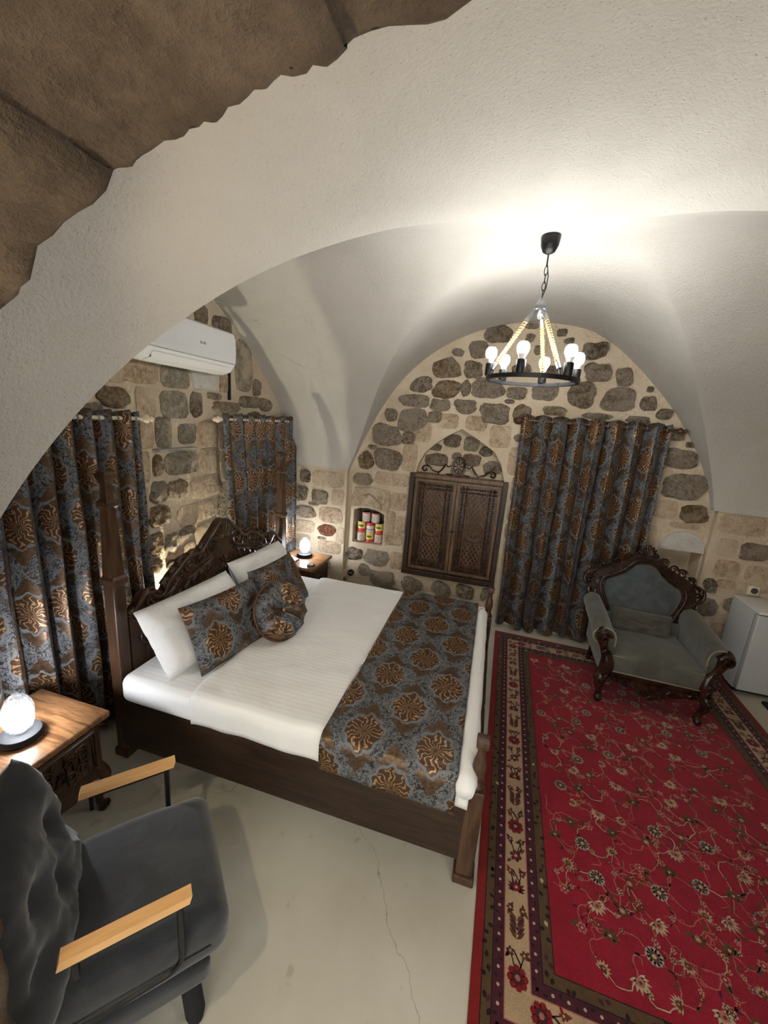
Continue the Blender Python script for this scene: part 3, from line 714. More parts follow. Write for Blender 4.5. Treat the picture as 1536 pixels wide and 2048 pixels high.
def run(u, v):
    x = -.592 + .618 * u; y, z = over_bed(v, 1.458, 3.105, .597, .125, .16)
    if z > .57: z += .005 * nz(x * 3.2, y * 3.2, 1) + .003 * nz(x * 9, y * 5, 7)
    else:
        y += .008 * nz(x * 6, z * 4, 2) * (1 if y < 2 else 0); z -= .03 * u * max(0, (.57 - z)) * 4
    return (x, y, z)
LT = .125 + .05 * PI + 1.647 + .16
mb = MB(); mb.grid(run, 40, 110, lambda u, v: (-.592 + .618 * u + .415, (v * LT - .125 - .05 * PI / 2) - .045))
ro = tag(mb.obj('bed_runner', ['damask', 'lining'], smooth=180), 'grey and copper damask runner across the foot of the bed', 'bed runner')
md = ro.modifiers.new('thick', 'SOLIDIFY'); md.thickness = .004; md.offset = 1

# pillows and cushions (width axis, up axis, normal)
def cushion(name, label, cat, c, x, n, w, h, t, mat, group=None, **kw):
    o = pillow_mb(w, h, t, **kw).obj(name, mat, smooth=180); o.matrix_world = frame_mat(c, x, (0, 0, 1), n); return tag(o, label, cat, group)
cushion('pillow', 'white pillow leaning on the headboard nearest the near bedside lamp', 'pillow', (-1.585, 1.85, .735), (.10, 1, .02), (.80, -.08, .55), .68, .42, .21, 'cotton', 'white pillows', wr=.03, sd=3, pinch=.03)
cushion('pillow', 'white pillow behind the far damask cushion and the round cushion', 'pillow', (-1.62, 2.62, .745), (.04, 1, .0), (.84, 0, .5), .66, .40, .19, 'cotton', 'white pillows', wr=.03, sd=8, pinch=.03)
cushion('damask_cushion', 'square copper damask cushion in front of the nearer white pillow', 'cushion', (-1.415, 1.885, .735), (.16, 1, -.03), (.88, -.16, .45), .56, .40, .15, 'damask', 'damask cushions', uv0=(.04, .08), sd=1)
cushion('damask_cushion', 'copper damask cushion half hidden behind the round cushion', 'cushion', (-1.41, 2.475, .735), (.06, 1, -.03), (.86, -.06, .5), .52, .40, .15, 'damask', 'damask cushions', uv0=(.21, .20), sd=5)
rc = thing('round_cushion', 'round pleated damask cushion with a buttoned centre', 'cushion', (-1.205, 2.095, .755))
N = 48; prof = [(0, .022), (.02, .030), (.06, .060), (.11, .078), (.15, .072), (.175, .040), (.185, 0), (.175, -.04), (.13, -.062), (.05, -.05), (0, -.04)]
mb = MB(); vs = []; uvs = {}
for j, (r, z) in enumerate(prof):
    for i in range(N):
        a = 2 * PI * i / N; pl = 1 + .0; dz = .017 * math.sin(a * 11 + .6 * math.sin(a * 3)) * min(1, r / .06) * (1 if z > 0 else .3) * (1 if r < .17 else .3)
        vs.append((r * math.cos(a), r * math.sin(a), z + dz)); uvs[len(vs) - 1] = (.09 + r * math.cos(a), .13 + r * math.sin(a))
fs = [(j * N + i, j * N + (i + 1) % N, (j + 1) * N + (i + 1) % N, (j + 1) * N + i) for j in range(len(prof) - 1) for i in range(N)]
mb.add(vs, fs); mb.uv = uvs; body = mb.obj('cover', 'damask', rc, smooth=180)
mb = MB(); mb.lathe([(0, .046), (.010, .045), (.015, .038), (.012, .03)], n=12); mb.obj('button', 'brass', rc, smooth=60)
mb = MB(); mb.tube([(.188 * math.cos(a), .188 * math.sin(a), -.004) for a in [2 * PI * i / 40 for i in range(40)]], .009, 6, closed=True); mb.obj('piping', 'rod_brown', rc, smooth=180)
rc.matrix_world = frame_mat((-1.195, 2.10, .762), (.35, .93, 0), (0, 0, 1), (.86, -.32, .40))

# ================================================================== NIGHTSTANDS (front faces +x)
def nightstand(label, loc):
    t = thing('nightstand', label, 'nightstand', loc, 0, 'carved bedside tables')
    mb = MB(); mb.box((-.205, -.235, .520), (.235, .235, .552), .008, 2); mb.obj('table_top', 'table_top', t, smooth=40)
    mb = MB(); mb.box((-.195, -.205, .24), (.195, .205, .522), .004); mb.obj('body', 'carved', t)
    mb = MB(); mb.box((.19, -.175, .275), (.212, .175, .495), .006); d = mb.obj('drawer', 'carved', t)
    fr = lambda u, v, dd: (.212 + dd, u, v); mb = MB()
    mb.tube([fr(u, v, .002) for u, v in ((-.16, .29), (.16, .29), (.16, .482), (-.16, .482))], .006, 5, closed=True)
    for sg in (-1, 1):
        for (a, z, r, a0, tn) in ((.045, .42, .03, 0, 1.5), (.10, .43, .034, 2.5, -1.5), (.10, .345, .034, 1, 1.5), (.045, .34, .03, 3, -1.4)): scroll(mb, fr, sg * a, z, r, a0, tn, .007, sg, .003)
        for k in range(5): mb.tube([fr(sg * (.02 + k * .03), .47 - .012 * (k % 2), .003), fr(sg * (.03 + k * .03), .455, .005), fr(sg * (.035 + k * .03), .30, .003)], [.003, .006, .003], 5)
    mb.obj('carving', 'carved', d, smooth=60)
    mb = MB(); mb.tube([fr(.022 * math.cos(a), .375 + .022 * math.sin(a), .014) for a in [2 * PI * i / 16 for i in range(16)]], .004, 6, closed=True); mb.box(fr(-.008, .39, 0), fr(.008, .403, .016)); mb.obj('ring_pull', 'black_metal', d, smooth=60)
    mb = MB(); ap = [(-.2, .25), (.2, .25), (.2, .20), (.13, .215), (.06, .17), (0, .185), (-.06, .17), (-.13, .215), (-.2, .20)]; mb.prism(ap, fr, -.03, -.012); mb.obj('apron', 'carved', t)
    for sx in (-1, 1):
        for sy in (-1, 1):
            mb = MB(); k = (sx * .168, sy * .185)
            path = [(0, .25), (.022, .21), (.026, .17), (.012, .11), (.002, .06), (.010, .025), (.018, .005)]
            P = catmull(path, 4); mb.tube([(k[0] + sx * q, k[1] + sy * q, z) for q, z in P], [.036 - .018 * math.sin(min(1, i / (len(P) * .72)) * PI / 2) + (.012 if i > len(P) * .85 else 0) for i in range(len(P))], 8); mb.obj('leg', 'carved', t, smooth=60)
    return t
ns1 = nightstand('carved nightstand with glossy top beside the charcoal armchair', (-1.845, 1.015, 0))
ns2 = nightstand('carved nightstand in the corner beyond the bed', (-1.765, 3.525, 0))

def table_lamp(label, loc):
    t = thing('table_lamp', label, 'lamp', loc, 0, 'crystal bedside lamps')
    mb = MB(); mb.lathe([(.070, 0), (.078, .008), (.078, .024), (.072, .032), (.02, .034)], n=32); mb.obj('base', 'black_matte', t, smooth=40)
    mb = MB(); mb.lathe([(.022, .03), (.022, .055), (.016, .06)], n=16); mb.obj('collar', 'nickel', t, smooth=40)
    mb = MB(); mb.lathe([(.028, .036), (.046, .058), (.056, .092), (.058, .125), (.052, .16), (.038, .19), (.018, .212), (.006, .22)], n=10, cap=False); mb.obj('glass_shade', 'glass', t)
    mb = MB(); mb.lathe([(.004, .062), (.015, .07), (.020, .09), (.020, .135), (.014, .155), (.002, .165)], n=14); mb.obj('bulb', 'lamp_core', t, smooth=180)
    return t
table_lamp('lit crystal lamp on the near nightstand', (-1.80, .998, .552))
table_lamp('lit crystal lamp on the far nightstand by the stone corner', (-1.775, 3.60, .552))
# small things on the far nightstand
t = thing('desk_phone', 'black wedge with a pale sloping face on the far nightstand', 'phone', (-1.83, 3.42, .552))
mb = MB(); mb.prism([(-.06, 0), (.06, 0), (.06, .012), (-.06, .045)], lambda u, v, d: (u, d, v), -.05, .05); mb.obj('body', 'black_matte', t)
mb = MB(); mb.prism([(-.05, .0435), (.052, .0152), (.052, .0182), (-.05, .0465)], lambda u, v, d: (u, d, v), -.04, .04); mb.obj('screen', 'screen', t)
t = thing('key_fob', 'small black fob with a pale oval ring on the far nightstand', 'key ring', (-1.60, 3.375, .552))
mb = MB(); mb.rbox((0, .012, .008), (.035, .02, .008), .006); mb.obj('fob', 'black_matte', t, smooth=60)
mb = MB(); mb.tube([(.028 * math.cos(a), -.012 + .016 * math.sin(a), .017) for a in [2 * PI * i / 20 for i in range(20)]], .004, 6, closed=True); mb.obj('ring', 'white_edge', t, smooth=180)
# ================================================================== CURTAINS
def curtain(name, label, A, B, Ab, Bb, n_out, ztop, zbot, folds, amp, group, sd=0., ragged=0.0):
    """eyelet curtain from A to B (xy of the rod line), bottom edge from Ab to Bb, folds swing along n_out"""
    mb = MB(); A, B, Ab, Bb, no = (Vector(p) for p in (A, B, Ab, Bb, n_out)); cols = folds * 14; rows = 26
    Wd = (B - A).length; arc = Wd * 2.1
    def fn(u, v):
        a = (u * folds) * 2 * PI; wv = math.sin(a) + .22 * math.sin(2 * a + 1.3)
        am = amp * (.75 + .45 * v) * (1 + .35 * nz(u * folds * .9 + sd, v * 1.5))
        p = A.lerp(B, u).lerp(Ab.lerp(Bb, u), v); d = (B - A).normalized()
        sh = .018 * math.sin(a * .5 + sd + v * 2) * v + .25 * Wd / folds * math.sin(a * 2) * .35 + .02 * nz(u * 4 + sd, v * 3, 2) * v
        q = p + no * (am * wv + .008 * nz(u * 9, v * 6, sd)) + d * sh
        zb = zbot + .018 * wv * 0 + ragged * (.5 + .5 * math.sin(a + .8)) + ragged * .8 * nz(u * 5, sd)
        return (q.x, q.y, ztop + (zb - ztop) * v + (.012 * wv if v < .02 else 0))
    cum = [0.0]
    for i in range(cols):
        a_, b_ = fn(i / cols, .5), fn((i + 1) / cols, .5); cum.append(cum[-1] + math.dist(a_, b_))
    mb.grid(fn, cols, rows, lambda u, v: (cum[round(u * cols)] + sd * .1, (1 - v) * (ztop - zbot)))
    mb.f = [tuple(reversed(f)) for f in mb.f]
    o = mb.obj(name, ['damask', 'lining'], smooth=180); tag(o, label, 'curtain', group)
    md = o.modifiers.new('thick', 'SOLIDIFY'); md.thickness = .003; md.offset = -1; md.material_offset = 1
    return o, fn
def eyelets(par, pts, ax):
    for p in pts:
        mb = MB(); R = Vector((0, 0, 1)).rotation_difference(Vector(ax)).to_matrix()
        mb.tube([tuple(R @ Vector((.021 * math.cos(a), .021 * math.sin(a), 0)) + Vector(p)) for a in [2 * PI * i / 16 for i in range(16)]], .004, 6, closed=True); mb.obj('eyelet', 'nickel', par, smooth=180)
def rod(name, label, a, b, mat, finials, r=.011, cat='curtain rod', rings=()):
    t = thing(name, label, cat, a); d = Vector(b) - Vector(a); R = Vector((0, 0, 1)).rotation_difference(d.normalized()).to_matrix()
    mb = MB(); mb.tube([(0, 0, 0), tuple(d)], r, 10); mb.obj('pole', mat, t, smooth=60)
    for e in finials:
        base = Vector((0, 0, 0)) if e == 0 else d; sg = -1 if e == 0 else 1
        mb = MB(); mb.lathe([(r, 0), (r * 1.5, sg * .006), (r * 1.0, sg * .014), (r * 2.0, sg * .026), (r * 2.3, sg * .038), (r * 1.3, sg * .055), (r * .9, sg * .062), (r * 1.5, sg * .075), (.001, sg * .095)], tuple(base), 12, axis=R); mb.obj('finial', mat, t, smooth=60)
    return t
RB = YB - .085
o, fn = curtain('curtain', 'grey and copper damask curtain on the far wall behind the ornate armchair', (.185, RB), (1.40, RB), (.215, RB - .01), (1.40, RB - .01), (0, -1), 2.135, .02, 8, .050, 'damask curtains', 1.0, .035)
eyelets(o, [(.185 + (1.40 - .185) * (k + .5) / 16, RB, 2.088) for k in range(16)], (1, 0, 0))
rod('curtain_rod', 'dark brown curtain rod with turned finials on the far wall', (.205, RB, 2.088), (1.43, RB, 2.088), 'rod_brown', (0, 1), .013)
o, fn = curtain('curtain', 'grey and copper damask curtain behind the near nightstand lamp', (-2.115, .93), (-2.115, 1.985), (-2.118, .93), (-2.118, 2.04), (1, 0), 1.935, .03, 9, .056, 'damask curtains', 2.3)
eyelets(o, [(-2.115, .93 + 1.055 * (k + .5) / 18, 1.893) for k in range(18)], (0, 1, 0))
rod('curtain_rod', 'cream curtain rod over the near nightstand curtain', (-2.115, .80, 1.893), (-2.115, 2.01, 1.893), 'cream_rod', (1,), .012)
o, fn = curtain('curtain', 'grey and copper damask curtain in the corner beside the far headboard post', (-2.105, 2.745), (-2.105, 3.965), (-2.09, 2.86), (-2.09, 3.975), (1, 0), 1.95, .03, 7, .055, 'damask curtains', 4.1)
eyelets(o, [(-2.105, 2.745 + 1.22 * (k + .5) / 14, 1.905) for k in range(14)], (0, 1, 0))
rod('curtain_rod', 'cream curtain rod in the corner under the air conditioner', (-2.105, 2.735, 1.905), (-2.105, 3.97, 1.905), 'cream_rod', (0,), .012)

# ================================================================== SHUTTERED WALL CABINET
cx0, cx1, cz0, cz1 = -.818, .156, .402, 1.492
cab = thing('wall_cabinet', 'brown carved wooden wall cabinet with two lattice doors under the pointed arch', 'cabinet', ((cx0 + cx1) / 2, YB, cz0))
YC0 = YB - .055
mb = MB(); mb.box((cx0, YC0, cz0), (cx0 + .048, YB + .02, cz1), .005); put(mb, 'frame_stile', 'shutter', cab)
mb = MB(); mb.box((cx1 - .048, YC0, cz0), (cx1, YB + .02, cz1), .005); put(mb, 'frame_stile', 'shutter', cab)
mb = MB(); mb.box((cx0 - .004, YC0 - .012, cz0 - .006), (cx1 + .004, YB + .02, cz0 + .052), .006); put(mb, 'bottom_rail', 'shutter', cab)
mb = MB(); mb.box((cx0 + .046, YC0 + .012, cz1 - .045), (cx1 - .046, YB + .125, cz1 - .004), .006); put(mb, 'top_board', 'shutter_light', cab)  # lighter wood colour paints in the chandelier light on the top face
mb = MB(); mb.box((cx0 + .04, YB - .005, cz0 + .04), (cx1 - .04, YB + .0, cz1 - .04)); put(mb, 'back_board', 'carved', cab)
xm = (cx0 + cx1) / 2
for sd, (a, b) in enumerate(((cx0 + .055, xm - .003), (xm + .003, cx1 - .055))):
    z0, z1 = cz0 + .06, cz1 - .052; fd = lambda u, v, d: (u, YC0 + .028 - d, v)
    mb = MB(); mb.box((a, YC0 + .028, z0), (b, YC0 + .048, z1), .002); dr = put(mb, 'door', 'carved', cab)
    dloc = dr.location
    def dp(mb, nm, mt, sm=None): return mb.obj(nm, mt, dr, sm)
    mb = MB(); wst = .030
    for (p, q, r_, s_) in ((a, z0, a + wst, z1), (b - wst, z0, b, z1), (a + wst, z0, b - wst, z0 + wst), (a + wst, z1 - wst, b - wst, z1)): mb.box(fd(p, q, -.004), fd(r_, s_, .010), .003)
    dp(mb, 'door_frame', 'shutter_light')
    # floral border band
    mb = MB(); ia, ib, iz0, iz1 = a + .115, b - .115, z0 + .11, z1 - .10
    k = 0
    def leaf(u, v, an, L=.022):
        mb.tube([fd(u - L * math.cos(an), v - L * math.sin(an), .002), fd(u, v, .009), fd(u + L * math.cos(an), v + L * math.sin(an), .002)], [.003, .010, .003], 6)
    lr = random.Random(3 + sd)
    for side in range(4):
        horiz = side > 1
        rng = (a + .045, b - .045) if horiz else (z0 + .045, z1 - .045); nn = int((rng[1] - rng[0]) / .026)
        for i in range(nn + 1):
            p = rng[0] + (rng[1] - rng[0]) * i / nn
            for row in (-1, 1):
                off = .055 + row * .018 - .012 + .018
                if horiz: u, v = p, (z0 + .02 + off if side == 2 else z1 - .015 - off)
                else: u, v = (a + .02 + off if side == 0 else b - .02 - off), p
                leaf(u, v, lr.uniform(0, PI), .016)
    dp(mb, 'floral_border', 'carved', 60)
    mb = MB(); mb.tube([fd(u, v, .004) for u, v in ((ia, iz0), (ib, iz0), (ib, iz1), (ia, iz1))], .007, 6, closed=True); dp(mb, 'inner_moulding', 'shutter_light', 60)
    cu, cv = (ia + ib) / 2, (iz0 + iz1) / 2 - .01
    for (l0, l1) in ((iz0 + .01, cv - .115), (cv + .115, iz1 - .01)):
        mb = MB(); st = .044; wd = ib - ia - .02; hh = l1 - l0
        for dirn in (1, -1):
            c_ = -hh / 1.5
            while c_ < wd + hh:
                pts = []
                for tt in range(0, 41):
                    v = l0 + hh * tt / 40; u = ia + .01 + c_ + (tt / 40 * hh / 1.5 if dirn > 0 else hh / 1.5 - tt / 40 * hh / 1.5)
                    if ia + .008 <= u <= ib - .008: pts.append(fd(u, v, .002))
                if len(pts) > 3: mb.tube([pts[0], pts[-1]], .0065, 5)
                c_ += st
        dp(mb, 'lattice', 'shutter_light', 60)
    mb = MB()
    for rr, th in ((.088, .010), (.070, .005)): mb.tube([fd(cu + rr * .9 * math.cos(q), cv + rr * math.sin(q), .006) for q in [2 * PI * i / 28 for i in range(28)]], th, 6, closed=True)
    for i in range(8):
        q = 2 * PI * i / 8; mb.tube([fd(cu + r_ * math.cos(q), cv + r_ * math.sin(q), .006 + .004 * math.sin(r_ * 50)) for r_ in (.012, .03, .048, .060)], [.004, .010, .012, .004], 6)
    mb.lathe([(.001, .012), (.010, .008), (.012, 0)], fd(cu, cv, .004), 10, axis=Matrix.Rotation(PI / 2, 3, 'X')); dp(mb, 'rosette', 'shutter_light', 60)
    mb = MB(); hx = b - .012 if sd == 0 else a + .012; mb.lathe([(.004, 0), (.004, .012), (.011, .016), (.010, .024), (.001, .028)], fd(hx, (z0 + z1) / 2 - .02, .010), 10, axis=Matrix.Rotation(PI / 2, 3, 'X')); dp(mb, 'knob', 'shutter', 60)
# scroll ornament standing on the cabinet
orn = thing('scroll_ornament', 'dark scrolled wooden ornament with a pierced rosette on top of the wall cabinet', 'ornament', (-.36, YB + .06, 1.489))
of = lambda u, v, d=0: (u + .36 - .36, 0 - d, v)
mb = MB()
for rr, th in ((1.0, .010), (.78, .004)): mb.tube([of(.062 * rr * math.cos(q) + .015, .098 + .092 * rr * math.sin(q)) for q in [2 * PI * i / 28 for i in range(28)]], th, 6, closed=True)
for i in range(8):
    q = 2 * PI * i / 8; mb.tube([of(.015 + r_ * .66 * math.cos(q), .098 + r_ * math.sin(q)) for r_ in (.015, .04, .062, .075)], [.004, .006, .008, .003], 6)
mb.obj('rosette', 'ebony', orn, smooth=60)
mb = MB()
for sg in (-1, 1):
    P = catmull([(.08, .10), (.11, .085), (.13, .11), (.15, .075), (.20, .025), (.26, .035), (.30, .07), (.35, .075), (.37, .045), (.35, .022), (.325, .035), (.335, .055)], 5)
    mb.tube([of(.015 + sg * u, v) for u, v in P], [.007] * 10 + [.009] * (len(P) - 15) + [.005] * 5, 6)
    mb.tube([of(.015 + sg * u, v) for u, v in catmull([(.30, .07), (.335, .10), (.36, .14)], 4)], [.008 - .0007 * i for i in range(9)], 6)
    mb.tube([of(.015 + sg * .12, .01), of(.015 + sg * .05, .012)], .007, 6)
    mb.tube([of(.015 + sg * .2, .0), of(.015 + sg * .2, .028)], .006, 6)
mb.obj('scrollwork', 'ebony', orn, smooth=60)

# ================================================================== TIN CANS in the niche
def can_mat(key, bands, patt=None):
    M = Mat('can_print_' + key, rough=.35); c = M.coord(); sp = M.n('SeparateXYZ'); M.lk(c, sp.inputs[0]); z = V(M.t, sp.outputs[2])
    col = bands[0][1]
    for z0, cc in bands[1:]: col = M.mix(z.gt(z0), col, cc)
    if patt:
        xx = V(M.t, sp.outputs[0]); (px, pz, rw, rh, pc) = patt
        n = M.noise(c, 110, 2)
        e = ((xx - px) / rw).m('POWER', 2.0) + ((z - pz) / rh).m('POWER', 2.0) + (n - .5) * 1.2
        col = M.mix(e.lt(1.0), col, pc)
        if key == 'white': 
            col = M.mix(((e - 1.3).abs()).lt(.25), col, (.28, .22, .2))
    M.color(col); MT['can_' + key] = M.m
can_mat('white', [(0, (.42, .06, .05)), (.008, (.62, .55, .47)), (.098, (.55, .10, .08))], (0, .045, .018, .028, (.50, .42, .33)))
can_mat('yellow', [(0, (.60, .04, .04)), (.034, (.75, .62, .10)), (.10, (.72, .66, .3))], (.004, .066, .030, .014, (.05, .12, .10)))
can_mat('red', [(0, (.62, .55, .47)), (.03, (.2, .22, .4)), (.042, (.68, .64, .60)), (.078, (.62, .05, .05))], None)
cl = [(-1.345, 0, 'white', 'pale cream tin with a round emblem, bottom row nearest the bed side'), (-1.243, 0, 'yellow', 'yellow and red tin in the middle of the bottom row'), (-1.141, 0, 'white', 'pale cream tin at the cabinet end of the bottom row'),
      (-1.345, 1, 'yellow', 'yellow and red tin in the second row at the bed end'), (-1.243, 1, 'red', 'red, white and blue tin in the middle of the second row'), (-1.141, 1, 'yellow', 'yellow and red tin in the second row at the cabinet end'),
      (-1.298, 2, 'white', 'cream tin on top of the stack at the bed end'), (-1.19, 2, 'white', 'cream tin on top of the stack at the cabinet end')]
for x, row, k, lab in cl:
    t = thing('tin_can', lab, 'tin can', (x, YB + .075, .648 + row * .1135), rnd.uniform(-.5, .5) if k == 'white' else 0, 'stacked tins in the wall niche')
    mb = MB(); mb.lathe([(.044, 0), (.046, .002), (.045, .005), (.045, .106), (.046, .109), (.044, .112)], n=24); mb.obj('printed_body', 'can_' + k, t, smooth=40)
    mb = MB(); mb.lathe([(.044, .112), (.0455, .1132), (.042, .1132), (.041, .1095), (.001, .1095)], n=24); mb.obj('lid', 'tin', t, smooth=40)

# ================================================================== AIR CONDITIONER
ac = thing('air_conditioner', 'white split air conditioner high on the stone wall', 'air conditioner', (XL + .026, 2.32, 2.24))
acp = [(0, 0.0), (.10, -.005), (.16, .015), (.19, .05), (.205, .07), (.213, .16), (.208, .24), (.195, .275), (.17, .29), (0, .29)]
mb = MB(); mb.prism(acp, lambda u, v, d: (u + .002, d, v), -.41, .41); mb.obj('casing', 'white_plastic', ac, smooth=30)
mb = MB(); mb.prism([(.205, .078), (.217, .08), (.221, .16), (.216, .24), (.203, .28), (.172, .296), (.17, .288), (.198, .272), (.208, .24), (.213, .16)], lambda u, v, d: (u, d, v), -.405, .405); fp = mb.obj('front_panel', 'white_plastic', ac, smooth=30)
mb = MB()
for k, wd in enumerate((.012, .010, .014, .005)): mb.box((.2185, .03 + k * .017, .155), (.2215, .03 + k * .017 + wd, .172 - .006 * (k % 2)))
mb.obj('logo', 'grey_plastic', fp)
mb = MB(); mb.prism([(.10, -.008), (.158, .010), (.188, .045), (.182, .047), (.155, .016), (.10, -.002)], lambda u, v, d: (u + .006, d, v), -.33, .37); mb.obj('louvre', 'white_plastic', ac, smooth=30)
mb = MB(); mb.box((.198, -.405, .070), (.2075, .405, .0765)); mb.box((.150, -.33, .014), (.176, -.326, .032)); mb.obj('panel_gap', 'grey_plastic', ac)

# ================================================================== WALL SOCKETS
t = thing('wall_socket', 'round black socket in the stone wall above the bed edge', 'socket', (-1.41, YB - .005, .275))
RX = Matrix.Rotation(PI / 2, 3, 'X')
mb = MB(); mb.lathe([(.036, 0), (.036, .03), (.030, .034), (.028, .022), (.001, .022)], n=24, axis=RX); mb.obj('ring', 'black_rubber', t, smooth=40)
mb = MB(); mb.box((-.024, -.034, -.003), (.024, -.023, .003)); mb.obj('bridge', 'grey_plastic', t)
t = thing('wall_socket', 'pale socket plate with a dark round insert above the fridge', 'socket', (2.29, YP - .005, .80))
mb = MB(); mb.box((-.042, -.03, -.042), (.042, 0, .042), .008, 2); mb.obj('plate', 'cream_rod', t, smooth=40)
mb = MB(); mb.lathe([(.026, .03), (.026, .034), (.020, .036), (.001, .034)], n=20, axis=RX); mb.obj('insert', 'grey_rim', t, smooth=40)

# ================================================================== CHANDELIER
CX, CY = .13, 2.37
ch = thing('chandelier', 'black ring chandelier hung on three rope arms with six lit bulbs', 'chandelier', (CX, CY, 2.24))
zz = lambda z: z - 2.24
mb = MB(); mb.lathe([(.046, zz(2.952)), (.047, zz(2.935)), (.043, zz(2.905)), (.030, zz(2.878)), (.010, zz(2.868)), (.004, zz(2.866))], (-.008, 0, 0), 24); mb.obj('canopy', 'black_metal', ch, smooth=50)
mb = MB(); mb.tube([(-.008, 0, zz(2.87)), (-.008, 0, zz(2.81))], .004, 8); mb.obj('stem', 'black_metal', ch, smooth=60)
for k in range(4):
    mb = MB(); c_ = 2.792 - k * .036; q0 = (k % 2) * PI / 2
    mb.tube([(-.008 + .008 * math.cos(a) * math.cos(q0), .008 * math.cos(a) * math.sin(q0), zz(c_) + .022 * math.sin(a)) for a in [2 * PI * i / 14 for i in range(14)]], .0022, 5, closed=True); mb.obj('chain_link', 'black_metal', ch, smooth=180)
mb = MB(); mb.tube([(-.008, 0, zz(2.83)), (.006, .004, zz(2.77)), (.004, -.004, zz(2.71)), (-.008, 0, zz(2.668))], .0025, 6); mb.obj('cord', 'black_rubber', ch, smooth=180)
mb = MB(); mb.lathe([(.004, zz(2.668)), (.014, zz(2.66)), (.024, zz(2.645)), (.026, zz(2.632)), (.030, zz(2.628)), (.030, zz(2.612)), (.025, zz(2.608)), (.022, zz(2.588)), (.012, zz(2.578)), (.006, zz(2.568)), (.001, zz(2.564))], (-.008, 0, 0), 20); mb.obj('hub', 'nickel', ch, smooth=40)
RR = .232; RZ = 2.262
mb = MB(); rp = [(RR - .016, RZ - .010), (RR + .006, RZ - .010), (RR + .008, RZ + .010), (RR - .016, RZ + .010)]; nn = 64; vs = []; fs = []
for i in range(nn):
    a = 2 * PI * i / nn
    for r_, z_ in rp: vs.append((r_ * math.cos(a), r_ * math.sin(a), zz(z_)))
for i in range(nn):
    for j in range(4): fs.append((i * 4 + j, i * 4 + (j + 1) % 4, ((i + 1) % nn) * 4 + (j + 1) % 4, ((i + 1) % nn) * 4 + j))
mb.add(vs, fs); mb.obj('ring', 'black_metal', ch, smooth=30)
for k, an in enumerate((197, 300, 70)):
    a = math.radians(an); top = Vector((-.008 + .028 * math.cos(a), .028 * math.sin(a), zz(2.615))); bot = Vector(((RR - .004) * math.cos(a), (RR - .004) * math.sin(a), zz(RZ + .02)))
    p0 = top.lerp(bot, .14); p1 = top.lerp(bot, .90); d = (bot - top).normalized(); n1 = d.orthogonal().normalized(); n2 = d.cross(n1)
    for i, tt in enumerate((.05, .11)):
        cc = top.lerp(bot, tt); w_ = n1 if i % 2 else n2; mb = MB(); mb.tube([tuple(cc + d * .020 * math.sin(q) + w_ * .007 * math.cos(q)) for q in [2 * PI * j / 12 for j in range(12)]], .0022, 5, closed=True); mb.obj('chain_link', 'nickel', ch, smooth=180)
    ra = MB(); ra.tube([tuple(p0), tuple(p1)], .0085, 8); m_ = 150
    pts = [tuple(p0.lerp(p1, i / m_) + (n1 * math.cos(i * 2 * PI / 7.5) + n2 * math.sin(i * 2 * PI / 7.5)) * .0085) for i in range(m_ + 1)]; ra.tube(pts, .0045, 4); ra.obj('rope_arm', 'rope', ch, smooth=180)
    for e0, e1 in ((p0 - d * .012, p0 + d * .028), (p1 - d * .02, p1 + d * .018)):
        mb = MB(); mb.tube([tuple(e0), tuple(e1)], .0115, 10); mb.obj('ferrule', 'nickel', ch, smooth=50)
    mb = MB(); mb.tube([tuple(p1), tuple(bot - Vector((0, 0, .012)))], .003, 6); mb.obj('hook', 'nickel', ch, smooth=60)
for k in range(6):
    a = math.radians(258 + k * 60 - 6); x, y = (RR - .004) * math.cos(a), (RR - .004) * math.sin(a)
    mb = MB(); mb.lathe([(.020, zz(RZ + .008)), (.0225, zz(RZ + .014)), (.0225, zz(RZ + .070)), (.018, zz(RZ + .072))], (x, y, 0), 18); mb.obj('bulb_holder', 'black_metal', ch, smooth=40)
    mb = MB(); mb.lathe([(.014, zz(RZ + .071)), (.016, zz(RZ + .080)), (.022, zz(RZ + .096))], (x, y, 0), 18); mb.obj('bulb_neck', 'white_plastic', ch, smooth=60)
    mb = MB(); mb.lathe([(.022, zz(RZ + .096)), (.028, zz(RZ + .110)), (.030, zz(RZ + .124)), (.027, zz(RZ + .140)), (.018, zz(RZ + .151)), (.001, zz(RZ + .155))], (x, y, 0), 18); mb.obj('bulb', 'bulb', ch, smooth=180)

